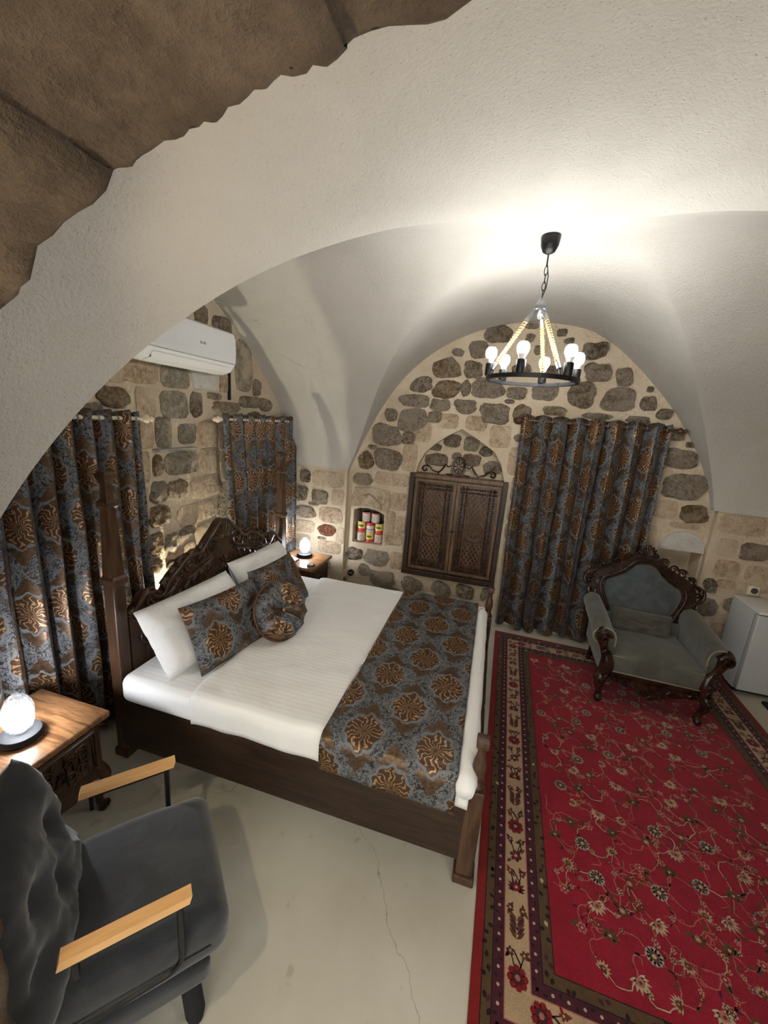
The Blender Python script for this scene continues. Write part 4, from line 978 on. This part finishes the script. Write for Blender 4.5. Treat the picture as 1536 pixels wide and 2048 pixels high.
# ================================================================== ORNATE ARMCHAIR (faces -y)
ar = thing('ornate_armchair', 'ornate carved ebony armchair with sage grey velvet upholstery', 'armchair', (1.337, 3.36, .0135), math.radians(-2))
mb = MB(); mb.rbox((0, -.05, .345), (.300, .285, .075), .035, 3, mid=2, xf=lambda x, y, z: (x * (1 - .06 * (y + .05)), y, z + .02 * (1 - (x / .3) ** 2) * (1 if z > .37 else 0))); seat = mb.obj('seat_cushion', 'sage', ar, smooth=180)
mb = MB(); mb.tube([(x, y, z) for x, y, z in ((-.292, -.335, .285), (.292, -.335, .285))], .005, 6); mb.tube([(-.29, -.328, .408), (.29, -.328, .408)], .004, 6); mb.obj('piping', 'piping', seat, smooth=180)
mb = MB(); mb.box((-.33, -.315, .19), (.33, .27, .275), .01); mb.obj('seat_rail', 'ebony', ar)
for sx in (-1, 1):
    P = catmull([(.335, -.300, .245), (.345, -.318, .20), (.345, -.322, .15), (.33, -.305, .09), (.325, -.298, .05), (.333, -.318, .018), (.338, -.328, .012)], 4)
    mb = MB(); mb.tube([(sx * x, y, z) for x, y, z in P], [.044, .046, .048, .048, .047, .045, .041, .037, .033, .029, .026, .024, .022, .021, .021, .022, .024, .026, .028, .028, .026, .022, .018, .014, .010][:len(P)], 10)
    scroll(mb, lambda u, v, d: (sx * .345 + u, -.365 - d * .2, v), 0, .19, .026, 1, 1.4, .008); mb.obj('front_leg', 'ebony', ar, smooth=60)
    mb = MB(); mb.tube([(sx * .29, .25, .25), (sx * .29, .27, .12), (sx * .295, .31, .0)], [.03, .025, .02], 8); mb.obj('back_leg', 'ebony', ar, smooth=60)
    # carved arm front: an S from the leg to the scroll under the arm roll
    P = catmull([(.335, .235), (.318, .30), (.325, .37), (.352, .43), (.372, .49), (.385, .55), (.36, .585)], 5); n_ = len(P)
    mb = MB(); mb.tube([(sx * x, -.318, z) for x, z in P], [.040 + .012 * math.sin(i / n_ * 9) for i in range(n_)], 10, squash=((0, 1, 0), .75))
    am = lambda u, v, d: (u, -.352 - d * .3, v)
    scroll(mb, am, sx * .378, .545, .05, PI * .9, -1.4, .012, sx); scroll(mb, am, sx * .345, .43, .030, 0, 1.3, .008, sx); scroll(mb, am, sx * .33, .33, .03, 2, -1.3, .008, sx); scroll(mb, am, sx * .335, .265, .028, 2, 1.3, .008, sx)
    mb.obj('arm_front', 'ebony', ar, smooth=60)
    # upholstered arm: rolled top and side
    prof_ = [(.295, .27), (.30, .40), (.292, .47), (.292, .53), (.31, .578), (.35, .602), (.395, .600), (.432, .572), (.445, .53), (.43, .49), (.395, .475), (.37, .45), (.362, .40), (.36, .25)]
    pc = catmull(prof_, 3); m_ = 14; vs = []; fs = []; kk = len(pc)
    for j in range(m_ + 1):
        y = -.305 + .58 * j / m_; f_ = 1 - .10 * (j / m_) ** 2; up = .02 * math.sin(j / m_ * PI) + .05 * (j / m_) ** 2
        for u, v in pc: vs.append((sx * (.33 + (u - .33) * f_), y, v + (up if v > .45 else up * max(0, (v - .27) / .18))))
    for j in range(m_):
        for i in range(kk): fs.append((j * kk + i, j * kk + (i + 1) % kk, (j + 1) * kk + (i + 1) % kk, (j + 1) * kk + i))
    fs.append(tuple(range(kk))); fs.append(tuple(m_ * kk + i for i in range(kk - 1, -1, -1)))
    mb = MB(); mb.add(vs, fs); arm = mb.obj('upholstered_arm', 'sage', ar, smooth=50)
    mb = MB(); mb.tube([(sx * u, -.309, v) for u, v in pc[6:-3]], .006, 6); mb.obj('piping', 'piping', arm, smooth=180)
# carved apron
mb = MB(); fa = lambda u, v, d: (u, -.325 - d, v)
mb.prism([(-.30, .235), (.30, .235), (.30, .20), (.22, .19), (.14, .165), (.07, .135), (0, .115), (-.07, .135), (-.14, .165), (-.22, .19), (-.30, .20)], fa, -.03, .0); apo = mb.obj('apron', 'ebony', ar)
mb = MB()
for sx in (-1, 1):
    for (u, v, r_, a0, tn) in ((.05, .165, .028, 0, 1.4), (.12, .19, .026, 3, -1.4), (.19, .20, .022, 0, 1.4), (.25, .21, .02, 3, -1.3)): scroll(mb, fa, sx * u, v, r_, a0, tn, .008, sx, .002)
for k in range(5): mb.tube([fa(0, .15, .006), fa(.035 * math.sin((k - 2) * .5), .15 - .04 * math.cos((k - 2) * .5), .008)], [.007, .004], 6)
mb.obj('apron_carving', 'ebony', apo, smooth=60)
# back: leaning plane
bk = lambda u, v, d=0: (u, .265 + (v - .45) * .20 - d, v)
padh = [(0, .955), (.07, .94), (.14, .865), (.215, .815), (.272, .785), (.292, .735), (.28, .67), (.25, .60), (.222, .53), (.205, .44)]
pad = padh + [(-u, v) for u, v in reversed(padh[1:])] ; pad = catmull(pad[:-0 or None], 4, closed=True)
pcx, pcz = 0, .68
mb = MB(); K = len(pad); vs = []; fs = []
rings = [(1, 0), (.97, .03), (.88, .052), (.65, .066), (.3, .072)]
for k_, d_ in rings:
    for u, v in pad: vs.append(bk(pcx + (u - pcx) * k_, pcz + (v - pcz) * k_, d_))
vs.append(bk(pcx, pcz, .072))
for q in range(len(rings) - 1):
    for i in range(K): fs.append((q * K + i, q * K + (i + 1) % K, (q + 1) * K + (i + 1) % K, (q + 1) * K + i))
for i in range(K): fs.append(((len(rings) - 1) * K + i, (len(rings) - 1) * K + (i + 1) % K, len(rings) * K))
mb.add(vs, fs); bp = mb.obj('back_pad', 'sage_blue', ar, smooth=180)
mb = MB(); mb.tube([bk(u * 1.0, v, .012) for u, v in pad], .006, 6, closed=True); mb.obj('piping', 'piping', bp, smooth=180)
outh = [(0, 1.035), (.085, 1.02), (.16, .96), (.235, .915), (.33, .865), (.385, .80), (.395, .72), (.36, .65), (.31, .58), (.28, .50), (.255, .42)]
ol = outh + [(-u, v) for u, v in reversed(outh[1:])]; ol = catmull(ol, 3, closed=True)
mb = MB(); mb.prism(ol, bk, -.03, .018, holes=([(u * .98, .68 + (v - .68) * .98) for u, v in pad],)); bf = mb.obj('back_frame', 'ebony', ar, smooth=40)
mb = MB(); bd = lambda u, v, d: bk(u, v, d)
mb.tube([bk(u * 1.10, .68 + (v - .68) * 1.11, .022) for u, v in pad], .013, 7, closed=True)
for sx in (-1, 1):
    for (u, v, r_, a0, tn, th) in ((.06, 1.015, .034, 2.6, -1.4, .011), (.135, .985, .036, 2.6, -1.5, .011), (.205, .945, .032, .2, 1.4, .010), (.27, .915, .040, 2.6, -1.5, .012), (.345, .865, .036, 2.4, -1.5, .012), (.395, .80, .034, 1.8, -1.5, .012), (.41, .735, .036, 1.5, -1.5, .012), (.375, .665, .034, .6, -1.5, .012), (.325, .59, .03, .6, -1.4, .011), (.29, .51, .03, .6, -1.4, .011), (.33, .75, .036, 1.2, 1.5, .011)): scroll(mb, bd, sx * u, v, r_, a0, tn, th, sx, .012)
    for k in range(4):
        a = .2 + k * .36; mb.tube([bk(sx * math.sin(a) * t_ * .075, 1.03 + math.cos(a) * t_ * .085, .016 + .012 * math.sin(t_ * 3)) for t_ in (.15, .45, .8, 1.0)], [.005, .010, .013, .006], 6)
mb.tube([bk(0, 1.03 + t_, .022) for t_ in (.0, .04, .07, .09)], [.006, .012, .013, .006], 6)
for sx in (-1, 1): mb.tube([bk(sx * u, v, .01) for u, v in catmull([(.37, .84), (.44, .80), (.445, .73), (.40, .70), (.36, .66)], 5)], .014, 7)
mb.obj('scroll_carving', 'ebony', bf, smooth=60)
mb = MB(); mb.box((-.30, .20, .22), (.30, .262, .52), .02); mb.obj('back_support', 'sage', ar, smooth=40)
lp = pillow_mb(.45, .21, .16, pinch=.05, wr=.03, sd=2).obj('lumbar_pillow', 'taupe', smooth=180)
lp.matrix_world = Matrix.Rotation(math.radians(-2), 4, 'Z') @ Matrix.Identity(4)
lp.matrix_world = frame_mat((1.345, 3.535, .502), (1, -.03, -.015), (0, 0, 1), (0, -.93, .36)); tag(lp, 'small taupe pillow lying against the ornate armchair back', 'pillow')

# ================================================================== CHARCOAL ARMCHAIR (faces +x in its own frame)
gc = thing('charcoal_armchair', 'charcoal suede armchair with beech armrests and a tufted back cushion', 'armchair', (-.99, .79, 0), math.radians(47.5))
mb = MB(); mb.rbox((.035, 0, .345), (.235, .262, .082), .062, 4, mid=4, xf=lambda x, y, z: (x, y, z + (.012 * nz(x * 6, y * 6) + .012 * (1 - (y / .26) ** 2)) * (1 if z > .34 else .4))); sc_ = mb.obj('seat_cushion', 'charcoal', gc, smooth=180)
mb = MB(); mb.tube([(.262, y, .352) for y in (-.2, 0, .2)], .004, 6); mb.tube([(.0 + .24 * t_, -.262, .352) for t_ in (-.8, 0, .85)], .004, 6); mb.obj('piping', 'black_rubber', sc_, smooth=180)
mb = MB(); mb.rbox((-.01, 0, .235), (.215, .262, .042), .025, 3, mid=2); mb.obj('base', 'charcoal', gc, smooth=180)
for sx, sy in ((.155, -1), (.155, 1), (-.17, -1), (-.17, 1)):
    mb = MB(); mb.tube([(sx * .9, sy * .20, .22), (sx * 1.0, sy * .222, .03), (sx * 1.01, sy * .224, .0)], [.030, .031, .024], 14); mb.obj('leg', 'black_matte', gc, smooth=50)
for sy in (-1, 1):
    y = sy * .262
    mb = MB(); mb.prism([(-.155, .588), (.150, .588), (.158, .614), (-.147, .614)], lambda u, v, d: (u, y + d, v), -.0185, .0185); mb.obj('armrest', 'beech', gc)
    mb = MB(); mb.box((-.125, y - .012, .574), (.135, y + .012, .587)); mb.box((-.125, y - .012, .52), (-.112, y + .012, .58))
    P = [(.125, .58)] + [(.125 - .05 * (1 - math.cos(q)), .38 - .05 * math.sin(q)) for q in [PI / 2 * i / 6 for i in range(7)]] + [(-.10, .325), (-.14, .33)]
    mb.tube([(u, y, v) for u, v in P], .0095, 8); mb.obj('arm_frame', 'black_metal', gc, smooth=40)
# tufted back cushion
def backc(u, v, sg):
    a, b = u * 2 - 1, v * 2 - 1; e = max(0, (1 - a ** 6) * (1 - b ** 6)); t_ = .085 * e ** .5
    for (du, dv) in ((-.42, .25), (.42, .25), (0, -.25), (-.8, -.3), (.8, -.3)): t_ -= .050 * math.exp(-(((a - du) * .29) ** 2 + ((b - dv) * .26) ** 2) / .0032) * e ** .5
    t_ += .014 * e * nz(a * 2.2, b * 2.2, 7 + sg) + .009 * e * nz(a * 6 + b * 3, b * 5, 3) + .012 * e * abs(nz(a * 9, b * 4 + a * 3, 6)) * (1 if sg > 0 else 0)
    w_ = .285 * (1 - .03 * (1 - b * b)); hgt = .235 * b * (1 - .06 * (1 - a * a))
    z = .585 + hgt * .96; x = -.262 - hgt * .24
    nx, nzv = .96, .24
    return (x + sg * t_ * nx, a * w_, z + sg * t_ * nzv)
mb = MB()
for sg in (1, -1): mb.grid(lambda u, v, sg=sg: backc(u, v, sg), 34, 30)
k = 34 * 30; mb.f[-k:] = [tuple(reversed(f)) for f in mb.f[-k:]]
bcu = mb.obj('back_cushion', 'charcoal', gc, smooth=180)
mb = MB(); mb.rbox((0, 0, 0), (.03, .27, .25), .028, 3, xf=lambda x, y, z: (-.355 + x * .96 - z * .24, y, .52 + z * .96 + x * .24)); mb.obj('back_panel', 'charcoal', gc, smooth=180)
# ================================================================== RUG
RW, RLn, TH = 1.93, 2.92, .010
PM = ['pile_red', 'pile_brick', 'pile_olive', 'pile_plum', 'pile_cream', 'pile_sand', 'pile_grey', 'pile_rose', 'pile_brown', 'pile_black']
RED, BRICK, OLIVE, PLUM, CREAM, SAND, GREY, ROSE, BROWN, BLACK = range(10)
mb = MB(); mb.box((0, 0, 0), (RW, RLn, TH), .003)
rug = mb.obj('persian_rug', PM[BRICK], loc=(.16, .95, .0005), rot=(0, 0, math.radians(-1.33)))
tag(rug, 'crimson persian rug with a cream flowered border', 'rug')
mb = MB()
def frame(o0, o1, col, z):
    mb.cur = col; a = [(o0, o0), (RW - o0, o0), (RW - o0, RLn - o0), (o0, RLn - o0)]; b = [(o1, o1), (RW - o1, o1), (RW - o1, RLn - o1), (o1, RLn - o1)]
    for i in range(4):
        j = (i + 1) % 4; mb.add([(*a[i], z), (*a[j], z), (*b[j], z), (*b[i], z)], [(0, 1, 2, 3)])
z1 = TH + .0006
bands = [(.038, .042, BLACK), (.042, .075, OLIVE), (.075, .079, BLACK), (.079, .120, PLUM), (.120, .124, ROSE), (.124, .214, CREAM), (.214, .218, ROSE), (.218, .258, PLUM), (.258, .262, BLACK), (.262, .302, OLIVE), (.302, .306, BLACK)]
for b_ in bands: frame(*b_, z1)
mb.cur = RED; mb.add([(.306, .306, z1), (RW - .306, .306, z1), (RW - .306, RLn - .306, z1), (.306, RLn - .306, z1)], [(0, 1, 2, 3)])
mb.obj('border_bands', PM, rug)
z2 = TH + .0012; z3 = TH + .0017; z4 = TH + .0021
mb = MB(); rr = random.Random(11)
def disc(x, y, r, col, z, n=8, sq=1.0, an=0.0):
    mb.cur = col; ca, sa = math.cos(an), math.sin(an)
    vs = [(x, y, z)] + [(x + r * math.cos(2 * PI * i / n) * ca - r * sq * math.sin(2 * PI * i / n) * sa, y + r * math.cos(2 * PI * i / n) * sa + r * sq * math.sin(2 * PI * i / n) * ca, z) for i in range(n)]
    mb.add(vs, [(0, 1 + i, 1 + (i + 1) % n) for i in range(n)])
def ribbon(pts, wd, col, z):
    mb.cur = col; vs = []
    for i, p in enumerate(pts):
        a = pts[max(0, i - 1)]; b = pts[min(len(pts) - 1, i + 1)]; d = Vector((b[0] - a[0], b[1] - a[1])); d = d.normalized() if d.length else Vector((1, 0)); jit = 1 + rr.uniform(-.3, .3)
        vs += [(p[0] - d.y * wd * jit, p[1] + d.x * wd * jit, z), (p[0] + d.y * wd * jit, p[1] - d.x * wd * jit, z)]
    mb.add(vs, [(2 * i, 2 * i + 1, 2 * i + 3, 2 * i + 2) for i in range(len(pts) - 1)])
def leaf(x, y, an, L, W, col, z):
    mb.cur = col; ca, sa = math.cos(an), math.sin(an); P = [(0, 0), (.35, .5), (.7, .38), (1, 0), (.7, -.38), (.35, -.5)]
    mb.add([(x + L * u * ca - W * v * sa, y + L * u * sa + W * v * ca, z) for u, v in P], [(0, 1, 2, 3, 4, 5)])
def palmette(x, y, an, s, pet, mid, core):
    n = 9
    for i in range(n):
        a = an + (i - (n - 1) / 2) * .42; leaf(x, y, a, s * (1.0 + .25 * math.cos((i - 4) * .5)), s * .34, pet, z3)
    disc(x + s * .25 * math.cos(an), y + s * .25 * math.sin(an), s * .42, mid, z4, 7); disc(x + s * .3 * math.cos(an), y + s * .3 * math.sin(an), s * .17, core, z4 + .0003, 6)
def rosette(x, y, s, pet, mid, core, n=8):
    a0 = rr.uniform(0, 1)
    for i in range(n): a = a0 + 2 * PI * i / n; disc(x + s * .68 * math.cos(a), y + s * .68 * math.sin(a), s * .33, pet, z3, 6)
    disc(x, y, s * .55, mid, z4, 8); disc(x, y, s * .26, core, z4 + .0003, 6)
# border dots, leaves and flowers along each side
def along(t, off, side):
    if side == 0: return off, t, 0
    if side == 1: return RW - off, t, 1
    if side == 2: return t, off, 2
    return t, RLn - off, 3
for side in range(4):
    Ls = RLn if side < 2 else RW
    for off, c1 in ((.099, SAND), (.238, SAND)):
        n = int((Ls - 2 * off) / .052)
        for i in range(n + 1):
            x, y, _ = along(off + (Ls - 2 * off) * i / n, off, side); disc(x, y, .0062, c1, z2, 6)
            x, y, _ = along(off + (Ls - 2 * off) * (i + .5) / n, off + (.009 if i % 2 else -.009), side); disc(x, y, .009, BLACK, z2, 5, .6, i)
    for off in (.058, .282):
        n = int((Ls - 2 * off) / .034)
        for i in range(n):
            x, y, _ = along(off + (Ls - 2 * off) * (i + rr.uniform(.1, .9)) / n, off + rr.uniform(-.009, .009), side); leaf(x, y, rr.uniform(0, 6), .024, .016, rr.choice((BLACK, BLACK, BROWN, PLUM, SAND if i % 5 == 0 else BLACK)), z2)
    n = int((Ls - .3) / .15); base = 0 if side < 2 else PI / 2
    for i in range(n):
        t0 = .169 + (Ls - .338) * (i + .5) / n; dirn = (PI / 2 if side < 2 else 0)
        x, y, _ = along(t0, .169, side); k = i % 4
        if k == 0: rosette(x, y, .040, BRICK, PLUM, ROSE); 
        elif k == 1:
            for j in (-2, -1, 0, 1, 2):
                for sg in (-1, 1): leaf(x + (0 if side < 2 else j * .016), y + (j * .016 if side < 2 else 0), dirn + sg * .75, .046, .014, (BROWN, PLUM)[abs(j) % 2], z3)
        elif k == 2: palmette(x, y, dirn, .040, PLUM, BRICK, SAND)
        else: 
            rosette(x, y, .028, PLUM, BRICK, SAND, 6)
            leaf(x + .02, y + .02, .8, .03, .014, BROWN, z3); leaf(x - .02, y - .02, 3.9, .03, .014, BROWN, z3)
        x2, y2, _ = along(t0 + .082, .169 + (.014 if i % 2 else -.014), side); xa, ya, _ = along(t0, .169, side)
        ribbon([(xa, ya), ((xa + x2) / 2 + (.02 if side < 2 else 0), (ya + y2) / 2 + (0 if side < 2 else .02)), (x2, y2)], .0035, BLACK, z2)
        for sg in (-1, 1):
            x3, y3, _ = along(t0 + .075, .169 + sg * .026, side); rosette(x3, y3, .016, rr.choice((BRICK, PLUM, BROWN)), BROWN, SAND, 5); leaf(x3, y3, rr.uniform(0, 6), .03, .014, rr.choice((BROWN, PLUM)), z2)
            ribbon([(xa, ya), (x3, y3)], .0022, BLACK, z2); leaf(x3, y3, rr.uniform(0, 6), .028, .012, rr.choice((PLUM, BROWN, BRICK)), z2)
# field: vines linking palmettes and rosettes
fx0, fx1, fy0, fy1 = .325, RW - .325, .325, RLn - .325; nxn, nyn = 10, 19; node = {}
def infield(x, y, m=.03): return fx0 + m < x < fx1 - m and fy0 + m < y < fy1 - m
for i in range(nxn):
    for j in range(nyn):
        x = fx0 + (fx1 - fx0) * (i + .5 + (.25 if j % 2 else -.25)) / nxn + rr.uniform(-.022, .022); y = fy0 + (fy1 - fy0) * (j + .5) / nyn + rr.uniform(-.022, .022); node[i, j] = (x, y)
def arcv(p, q, bulge, wd, col):
    dx, dy = q[0] - p[0], q[1] - p[1]
    P = [(p[0] + dx * t - dy * bulge * math.sin(t * PI) + dx * .06 * math.sin(t * 4 * PI), p[1] + dy * t + dx * bulge * math.sin(t * PI) + dy * .06 * math.cos(t * 4 * PI)) for t in [k / 9 for k in range(10)]]
    P = [a for a in P if infield(*a, .004)]
    if len(P) > 2: ribbon(P, wd, col, z2)
    return P
for (i, j), (x, y) in node.items():
    if not infield(x, y, .02): continue
    for di, dj in ((1, 0), (0, 1), (1, 1)):
        q = node.get((i + di, j + dj))
        if q and rr.random() < (.8 if di + dj == 1 else .3):
            P = arcv((x, y), q, rr.choice((-1, 1)) * rr.uniform(.25, .5), .0019, rr.choice((ROSE, ROSE, ROSE, SAND)))
            for p in P[2:-2:2]:
                if infield(*p):
                    k = rr.random()
                    if k < .35: rosette(p[0] + rr.uniform(-.01, .01), p[1], rr.uniform(.010, .015), rr.choice((SAND, ROSE, BROWN, CREAM)), rr.choice((BROWN, RED, PLUM)), SAND, 5)
                    elif k < .75: leaf(p[0], p[1], rr.uniform(0, 6), rr.uniform(.02, .034), .013, rr.choice((BROWN, PLUM, OLIVE, BRICK, BROWN)), z2)
                    else: arcv(p, (p[0] + rr.uniform(-.05, .05), p[1] + rr.uniform(-.05, .05)), .5, .0014, ROSE)
    kind = (i * 3 + j * 5 + rr.randrange(2)) % 6
    if kind == 0: rosette(x, y, .034, GREY, BROWN, SAND, 11)
    elif kind == 1: palmette(x, y, rr.uniform(-2.4, -.7), .040, SAND, ROSE, BROWN)
    elif kind == 2: palmette(x, y, rr.uniform(.6, 2.5), .036, OLIVE, BROWN, SAND)
    elif kind == 3: palmette(x, y, rr.uniform(-3, 3), .030, CREAM, BROWN, ROSE)
    elif kind == 4: palmette(x, y, rr.uniform(-3, 3), .032, BROWN, ROSE, SAND); leaf(x, y, rr.uniform(0, 6), .05, .02, OLIVE, z2)
    else: rosette(x, y, .022, ROSE, RED, SAND, 6); leaf(x, y, rr.uniform(0, 6), .05, .024, OLIVE, z2)
fp_ = mb.obj('flower_pattern', PM, rug); fp_['kind'] = 'stuff'

# ================================================================== FRIDGE and black block
fr_ = thing('mini_fridge', 'silver grey mini fridge in the stone corner', 'fridge', (2.42, 3.78, 0))
mb = MB(); mb.box((-.265, -.125, .035), (.265, .19, .725), .006); mb.obj('body', 'fridge', fr_, smooth=30)
mb = MB(); mb.box((-.268, -.185, .725), (.268, .192, .745), .005); mb.obj('top', 'fridge_top', fr_, smooth=30)
mb = MB(); mb.box((-.265, -.182, .05), (.265, -.133, .715), .008, 2); dd = mb.obj('door', 'fridge', fr_, smooth=30)
mb = MB(); mb.box((-.262, -.134, .055), (.262, -.124, .71)); mb.obj('door_seal', 'grey_plastic', fr_)
mb = MB(); mb.box((-.255, -.12, .006), (.255, .18, .036)); mb.obj('plinth', 'black_rubber', fr_)
for sx in (-1, 1):
    for sy in (-1, 1):
        mb = MB(); mb.lathe([(.016, 0), (.016, .012)], (sx * .23, .03 + sy * .13, 0), 10); mb.obj('foot', 'black_rubber', fr_)
mb = MB(); mb.rbox((0, 0, .015), (.16, .07, .015), .012, 2); mt_ = mb.obj('black_block', 'black_rubber', loc=(2.47, 3.48, 0), smooth=60); tag(mt_, 'low black block on the floor before the fridge', 'power strip')  # plain low black block, identity left open

# ================================================================== WALL LAMPS on the doorway jambs and the LED lamp behind the headboard
def wall_lamp(label, jx, sx, y, z, key):
    t = thing('wall_lamp', label, 'wall lamp', (jx, y, z), 0, 'doorway wall lamps'); RY_ = Matrix.Rotation(PI / 2 * sx, 3, 'Y')
    mb = MB(); mb.lathe([(.045, -.02), (.045, .006), (.03, .012), (.012, .014)], n=20, axis=RY_); mb.obj('back_plate', 'brass', t, smooth=40)
    mb = MB(); mb.tube([(0, 0, 0), (sx * .05, 0, -.01), (sx * .07, 0, .005)], .006, 8); mb.obj('arm', 'brass', t, smooth=60)
    mb = MB(); mb.lathe([(.014, 0), (.016, .012), (.012, .02)], (sx * .07, 0, 0), 14); mb.obj('holder', 'brass', t, smooth=40)
    mb = MB(); mb.lathe([(.012, .02), (.022, .035), (.027, .052), (.022, .070), (.001, .080)], (sx * .07, 0, 0), 16); mb.obj('bulb', key, t, smooth=180)
emit('sconce_l', 'lit_warm_bulb_near', (1.0, .84, .58), SCONCE_L * 14)
emit('sconce_r', 'lit_warm_bulb_far', (1.0, .97, .89), SCONCE_R * 14)
wall_lamp('brass wall lamp on the doorway jamb beside the charcoal armchair', AX - AA, 1, .22, 1.56, 'sconce_l')
wall_lamp('brass wall lamp on the doorway jamb beside the rug', AX + AA, -1, .22, 1.56, 'sconce_r')
t = thing('led_uplight', 'small black LED uplight behind the headboard', 'lamp', (-2.085, 2.25, 0))
mb = MB(); mb.lathe([(.05, 0), (.05, .01), (.012, .015), (.012, .42), (.03, .43), (.03, .47)], n=16); mb.obj('stand', 'black_metal', t, smooth=40)
mb = MB(); mb.lathe([(.028, .468), (.028, .474), (.001, .476)], n=16); mb.obj('led', 'strip', t)
